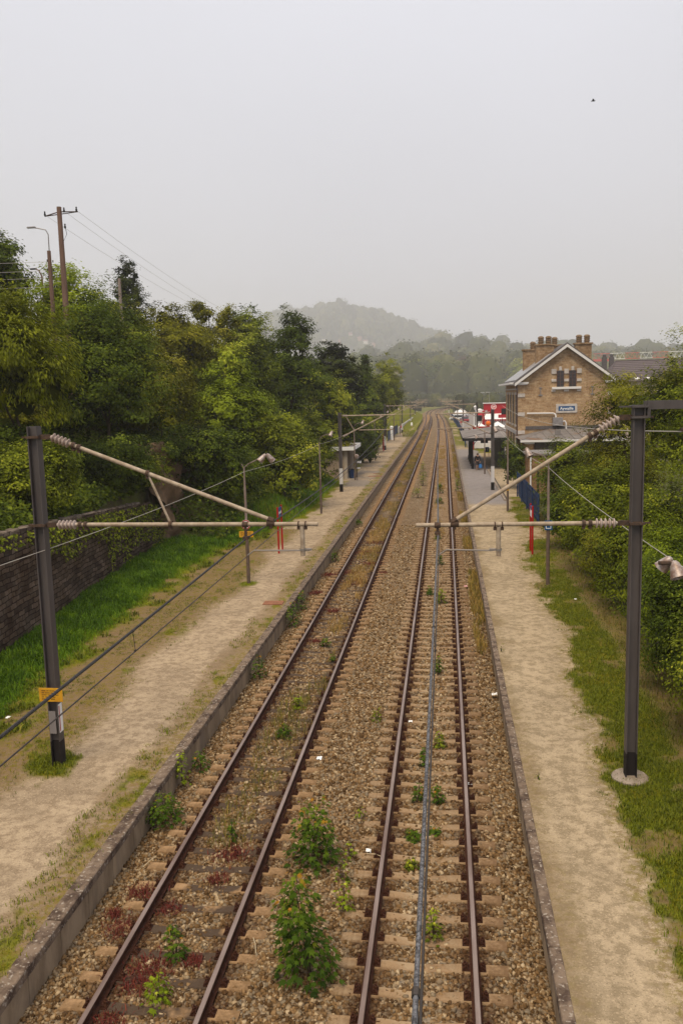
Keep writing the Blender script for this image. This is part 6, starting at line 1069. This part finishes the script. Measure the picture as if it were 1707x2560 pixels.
def tufts(x0, x1, spans, f, seed, h, label, tint=.4, rad=.05, per=14):
    x, y = pick(x0, x1, spans, f, seed); r = np.random.default_rng(seed); k = np.repeat(np.arange(len(x)), per); s = r.uniform(.6, 1.7, len(x))[k]; X = x[k]+r.normal(0, rad, len(k))*s; Y = y[k]+r.normal(0, rad, len(k))*s
    blades('grass_tufts', np.stack([X, Y, np.full(len(k), .305)], 1), h*s, M_blade2, label, 1.1, .2, (tint+r.normal(0, .2, len(x)))[k], seed)
tufts(-11, -8.2, [(8.5, 20, 3000), (20, 36, 4200), (36, 50, 1800)], lambda x, y: left_masks(x, y)[3]*smooth01((fbm(x*1.6, y*1.2, 88)-.40)/.12), 300, .035, 'small scattered grass tufts on the bare earth of the left platform', .4, .035, 9)
tufts(-7.3, -6.02, [(8.5, 20, 420), (20, 36, 520), (36, 70, 500), (70, 150, 500)], lambda x, y: smooth01((x+6.9)/.3)*smooth01((fbm(x*.8, y*.55, 89)-.42)/.12), 310, .05, 'little weeds along the rear of the left coping', .55)
tufts(1.7, 4.6, [(8.5, 20, 260), (20, 40, 300)], lambda x, y: np.clip(right_masks(x, y)[2], 0, 1)*(1-right_masks(x, y)[0]), 320, .035, 'tiny weeds at the margins of the right path', .4, .04)
tufts(-12, -9, [(10, 22, 500), (22, 46, 900)], lambda x, y: left_masks(x, y)[2]*(x > WALLX(y)+.3), 330, .14, 'leafy tufts standing in the tall left grass', .3, .07, 18)
# weeds between the rails of the left track
def ltk(x, y): return smooth01((fbm((x-XL)*1.3, y*.42, 61)-.455+.10*smooth01((y-26)/60))/.07)*smooth01((.62-abs(x-XL-.1))/.2)*(y > 14)
x, y = pick(XL-.7, XL+.7, [(13, 30, 5200), (30, 60, 13000), (60, 110, 16000), (110, 190, 14000)], ltk, 180); tt = .35+1.3*(fbm(x*.6, y*.16, 63)-.5)
blades('dry_grass', np.stack([x, y, np.full(len(x), -.2)], 1), np.interp(y, [14, 60, 190], [.20, .17, .22])*(.6+fbm(x, y*.5, 62)), M_dry, 'rusty and yellow weeds growing between the left rails', .8, np.interp(40, [0, 1], [.06, .06]), tt, 9)
def rtk(x, y): return smooth01((fbm((x-XR)*1.2, y*.3, 71)-.60+.12*smooth01((y-50)/40))/.06)*smooth01((.5-abs(x-XR))/.2)
x, y = pick(XR-.6, XR+.6, [(40, 75, 9000), (75, 150, 16000)], rtk, 200); blades('dry_grass', np.stack([x, y, np.full(len(x), -.2)], 1), np.full(len(x), .15), M_dry, 'brownish weeds between the distant rails of the right track', .8, .08, .45, 10)
x, y = pick(.95, 1.4, [(26, 60, 5000), (60, 150, 7000)], lambda x, y: smooth01((fbm(x*.5, y*.22, 73)-.45)/.08), 220); blades('dry_grass', np.stack([x, y, np.full(len(x), -.3)], 1), np.full(len(x), .34), M_dry, 'fringe of brown weeds along the right platform wall', .7, .07, .3, 11)
x, y = pick(-9.5, -5.9, [(150, 260, 9000)], lambda x, y: .8*(x > interp(y, [(150, -7.4), (175, -9), (260, -9)])), 240); blades('grass', np.stack([x-.6*(y > 180), y, np.where(y > 178, -.45, .3)], 1), np.full(len(x), .3), M_blade2, 'rough grass beyond the end of the left platform', .9, .14, .6, 12)
# red stonecrop patches
SED = [(-5.1, 12.5, .30), (-4.49, 12.12, .25), (-3.85, 13.8, .45), (-3.94, 12.99, .22), (-5.06, 11.53, .36), (-4.28, 10.71, .40), (-4.38, 10.38, .40), (-3.7, 10.9, .2), (-4.5, 9.6, .3), (-5.35, 11.9, .15), (-4.0, 36, .8), (-4.5, 38, .6), (-3.6, 40, .7), (-5.3, 37.5, .5), (-5.4, 34, .4), (-4.1, 43, .8), (-2.9, 38, .3), (-3.9, 46, .6), (-4.3, 31, .4), (-4.4, 27, .3)]
r_ = np.random.default_rng(44); Q = []
for a, b, s in SED: n = int(650*min(1, s*1.6)); Q.append(np.stack([a+r_.normal(0, s*.42, n), b+r_.normal(0, s*.42, n), np.full(n, -.19)], 1))
Q = np.concatenate(Q); blades('stonecrop', Q, np.full(len(Q), .085), M_sed, 'dark red stonecrop cushions among the ballast of the left track', 1.2, .16, .45, 13)
# individual weeds and saplings
def palm(n_l=5): 
    pts = []
    for k in range(n_l): a = -1.25+2.5*k/(n_l-1)+math.pi/2; r1 = 1.0 if k == n_l//2 else (.82 if abs(k-n_l//2) == 1 else .5); pts += [(math.cos(a-.17)*r1*.55, math.sin(a-.17)*r1*.55), (math.cos(a)*r1, math.sin(a)*r1), (math.cos(a+.17)*r1*.55, math.sin(a+.17)*r1*.55)]
    return [(0, -.05)]+pts
def weed(loc, H, rad, nleaf, ls, label, style='maple', stems=3, cat='sapling', name='sapling', seed=1, low=.1, tipx=(0, 0), group='seedlings and weeds in the ballast'):
    r = random.Random(seed); t = thing(name, (loc[0], loc[1], -.2 if len(loc) < 3 else loc[2]), label, cat, group); st = MB(); tops = []
    for k in range(stems): a = k*6.283/stems+r.uniform(-.5, .5); q = (.0 if k == 0 else rad*.45); hh = H*(1 if k == 0 else r.uniform(.6, .92)); p = [Vector((0, 0, -.03)), Vector((q*.5*math.cos(a)+tipx[0]*.4, q*.5*math.sin(a)+tipx[1]*.4, hh*.5)), Vector((q*math.cos(a)+tipx[0], q*math.sin(a)+tipx[1], hh))]; tops.append(p); st.tube(p, [.012, .009, .004], 5)
    st.build('stem', M_bark, t); lf = palm(); V = []; F = []; T = []
    for i in range(nleaf):
        p = r.choice(tops); u = low+(1-low)*r.random()**.8; c = (p[0].lerp(p[1], u*2) if u < .5 else p[1].lerp(p[2], u*2-1)); a = r.uniform(0, 6.283); o = rad*(1.05-.75*u)*r.uniform(.35, 1.0); d = Vector((math.cos(a), math.sin(a), 0)); pos = c + d*o + Vector((0, 0, r.uniform(-.03, .05)))
        nrm = (Vector((0, 0, 1))+d*r.uniform(.1, .7)+Vector((r.uniform(-.3, .3), r.uniform(-.3, .3), 0))).normalized(); ax = (d-nrm*d.dot(nrm)).normalized(); bx = nrm.cross(ax); s = ls*r.uniform(.6, 1.25)*(1-.3*u); b0 = len(V)
        for (x_, y_) in lf: V.append(pos+ax*(y_*s)+bx*(x_*s)+nrm*(-.25*s*(x_*x_+y_*y_)))
        F.append(tuple(range(b0, b0+len(lf)))); T.append(min(1, max(0, .35+.4*(u-.4)+r.gauss(0, .17)+(.25 if u > .93 else 0))))
    me = bpy.data.meshes.new('leaves'); me.from_pydata([tuple(v) for v in V], [], F); me.materials.append(LM[style]); at_ = me.attributes.new('tint', 'FLOAT', 'FACE'); at_.data.foreach_set('value', T); o = bpy.data.objects.new('leaves', me); C.objects.link(o); o.parent = t; return t
weed((-1.94, 10.71), 1.62, .50, 640, .135, 'taller bushy maple sapling nearest the camera between the two tracks', stems=4, seed=1, tipx=(-.18, 0))
weed((-2.37, 13.62), 1.25, .55, 620, .12, 'maple sapling with orange tip behind the nearest tall one', stems=4, seed=2, tipx=(.12, 0))
weed((-1.66, 12.3), .55, .18, 50, .09, 'pale green seedling right of the nearest tall sapling', 'bright', 2, seed=3); weed((-1.78, 13.1), .45, .15, 36, .08, 'slender yellow green seedling beside a tan sleeper end', 'bright', 2, seed=4); weed((-1.72, 13.8), .42, .16, 36, .08, 'yellow green seedling right of the orange tipped sapling', 'bright', 2, seed=5); weed((-1.7, 15.25), .3, .13, 26, .07, 'small light seedling farther along between the tracks', 'bright', 2, seed=6)
weed((-1.74, 20.2), .42, .22, 90, .07, 'round green weed alone between the two tracks', 'mid', seed=7)
for i, (p, h, rd, lb) in enumerate([((-.23, 11.76), .5, .2, 'bright weed between the rails nearest the camera on the right track'), ((-.62, 14.64), .14, .24, 'flat green cushion left of the messenger cable'), ((-.24, 14.83), .12, .16, 'low flat weed beside the right rail'), ((-.62, 13.59), .22, .15, 'small weed partly under the cable'), ((-.58, 16.08), .4, .16, 'green weed left of the cable in the right track'), ((-.2, 16.03), .38, .18, 'green weed right of the cable in the right track'), ((-.18, 18.76), .38, .18, 'weed with reddish leaves right of the cable'), ((-.51, 17.65), .45, .12, 'thin weed leaning on the cable line'), ((-.23, 24.0), .55, .2, 'upright weed with brownish tip in the right track'), ((-.18, 32.4), .6, .3, 'round bush like weed in the right track below the crossbar'), ((-.65, 33.7), .4, .2, 'pale weed left of the round one'), ((-.3, 40), .6, .25, 'tuft of weeds right below the bracket tube'), ((-.45, 47), .5, .25, 'weed in the right track just behind the bracket tube'), ((-.45, 62.7), .5, .4, 'broad low weeds in the right track before the canopy'), ((-.42, 69.2), .9, .35, 'tall weed in the right track level with the dark mast')]): weed(p, h, rd, int(60+rd*300), .07+.0013*p[1], lb, 'maple' if i % 3 else 'mid', 3, 'weed', 'weed', seed=20+i)
for i, (p, h, rd, n_, lb) in enumerate([((-5.5, 14.9), .6, .5, 260, 'large leafy weed against the left platform wall'), ((-5.66, 16.5), .75, .2, 60, 'climbing yellow green plant on the left platform wall'), ((-5.5, 17.3), .4, .25, 60, 'dark leafy weed behind the climbing plant'), ((-5.5, 23.4), .7, .3, 90, 'green weed clump along the wall in the middle distance'), ((-5.5, 29.1), .9, .45, 150, 'big weed clump at the wall below the reddish paved patch'), ((-5.6, 31.5), .7, .3, 90, 'weed clump just behind the big one at the wall'), ((-5.5, 41), .6, .3, 70, 'weed at the foot of the left wall near the name board'), ((-5.4, 52), .5, .3, 70, 'weed near the left wall in front of the shelter'), ((-3.95, 10.08), .42, .25, 60, 'bright yellow green maple weed at the bottom of the left track'), ((-4.0, 10.95), .4, .22, 50, 'green maple weed on a sleeper of the left track'), ((-4.2, 11.4), .28, .14, 24, 'small green weed beside the red stonecrop'), ((-3.92, 19.1), .4, .25, 70, 'green weed inside the left track'), ((-4.0, 14.3), .4, .12, 24, 'thin weed tuft inside the left track'), ((-3.9, 21), .4, .2, 40, 'yellow green weed between the left rails'), ((-3.5, 24.8), .3, .14, 30, 'light weed beside the right rail of the left track'), ((-3.95, 26.5), .35, .2, 40, 'pale weed between the left rails farther on')]): weed(p, h, rd, int(n_*1.6), .085+.001*p[1], lb, 'bright' if i in (1, 8, 13) else 'maple', 3, 'weed', 'weed', seed=60+i)
for i, (p, h, rd, lb) in enumerate([((-2.0, 75), 1.2, .5, 'larger sapling between the tracks in the distance'), ((-2.2, 83), 1.6, .5, 'tallest of the distant saplings between the tracks'), ((-2.15, 66), 1.0, .7, 'wide distant sapling between the tracks'), ((1.05, 70.8), 1.5, .4, 'bushy weed against the right platform wall')]): weed(p, h, rd, 150, .16, lb, 'mid', 4, seed=90+i)
weed((1.62, 24.6, .3), .16, .1, 16, .05, 'tiny green weed on the right coping', 'mid', 2, 'weed', 'weed', seed=99); weed((1.8, 16.2, .3), .14, .09, 12, .05, 'tiny weed on the sandy right platform', 'mid', 2, 'weed', 'weed', seed=98)
# litter
M_lit = mat('white_litter', (.8, .79, .78), .7); M_pink = mat('pink_litter', (.75, .4, .4), .7)
for i, (p, s, m, lb) in enumerate([((-2.89, 17.85, -.16), .075, M_lit, 'crumpled white paper near the right rail of the left track'), ((-.92, 20.18, -.17), .06, M_lit, 'white paper scrap inside the right track'), ((-1.43, 14.03, -.14), .055, M_lit, 'white square scrap on a sleeper end between the tracks'), ((.82, 35.17, -.17), .09, M_pink, 'pinkish scrap beside the right platform wall'), ((1.28, 22.3, -.2), .09, M_lit, 'white bag at the foot of the right platform edge'), ((.46, 16.78, -.14), .05, M_lit, 'small white scrap on the right rail sleeper'), ((4.72, 30.95, .34), .06, M_lit, 'white scrap in the right grass verge'), ((-10.63, 18.41, .42), .06, M_lit, 'white scrap in the left grass verge')]):
    r = random.Random(i); V = []; n = 5
    for a in range(n):
        for b in range(n): V.append((p[0]+(a-2)*s*.4, p[1]+(b-2)*s*.5, p[2]+r.uniform(0, s*.5)))
    F = [(a*n+b, (a+1)*n+b, (a+1)*n+b+1, a*n+b+1) for a in range(n-1) for b in range(n-1)]; mb = MB(); mb.add(V, F); o = mb.build('litter_scrap', m); sd = o.modifiers.new('t', 'SOLIDIFY'); sd.thickness = .004; tag(o, lb, 'litter', 'litter lying about')
for p, a, lb in (((-5.29, 13.4, -.15), 1.2, 'pale straight stick lying on the ballast by the left wall'), ((-1.3, 13.9, -.14), -.4, 'thin pale twig beside the orange tipped sapling'), ((-2.9, 11.3, -.15), 1.9, 'thin twig on the ballast left of the tall sapling')): mb = MB(); d = Vector((math.cos(a)*.17, math.sin(a)*.17, .01)); mb.tube([Vector(p)-d, Vector(p)+Vector((.01, .01, .02)), Vector(p)+d], .007, 5); tag(mb.build('stick', mat('dry_stick', (.5, .4, .26), .9)), lb, 'stick', 'sticks on the ballast')
# ================================================================== the misty air
hz = MB().box((-200, 1960, 199), (4000, 4060, 404)).build('haze', None); hz.data.materials.clear()
hm = bpy.data.materials.new('haze_air'); hm.use_nodes = True; n = hm.node_tree.nodes; n.clear(); pv = n.new('ShaderNodeVolumePrincipled'); pv.inputs['Color'].default_value = (.95, .945, .955, 1); pv.inputs['Density'].default_value = .00039; pv.inputs['Anisotropy'].default_value = .2; ho = n.new('ShaderNodeOutputMaterial'); hm.node_tree.links.new(pv.outputs[0], ho.inputs['Volume']); hz.data.materials.append(hm)
tag(hz, 'pale mist hanging over the whole valley', 'haze', kind='stuff')
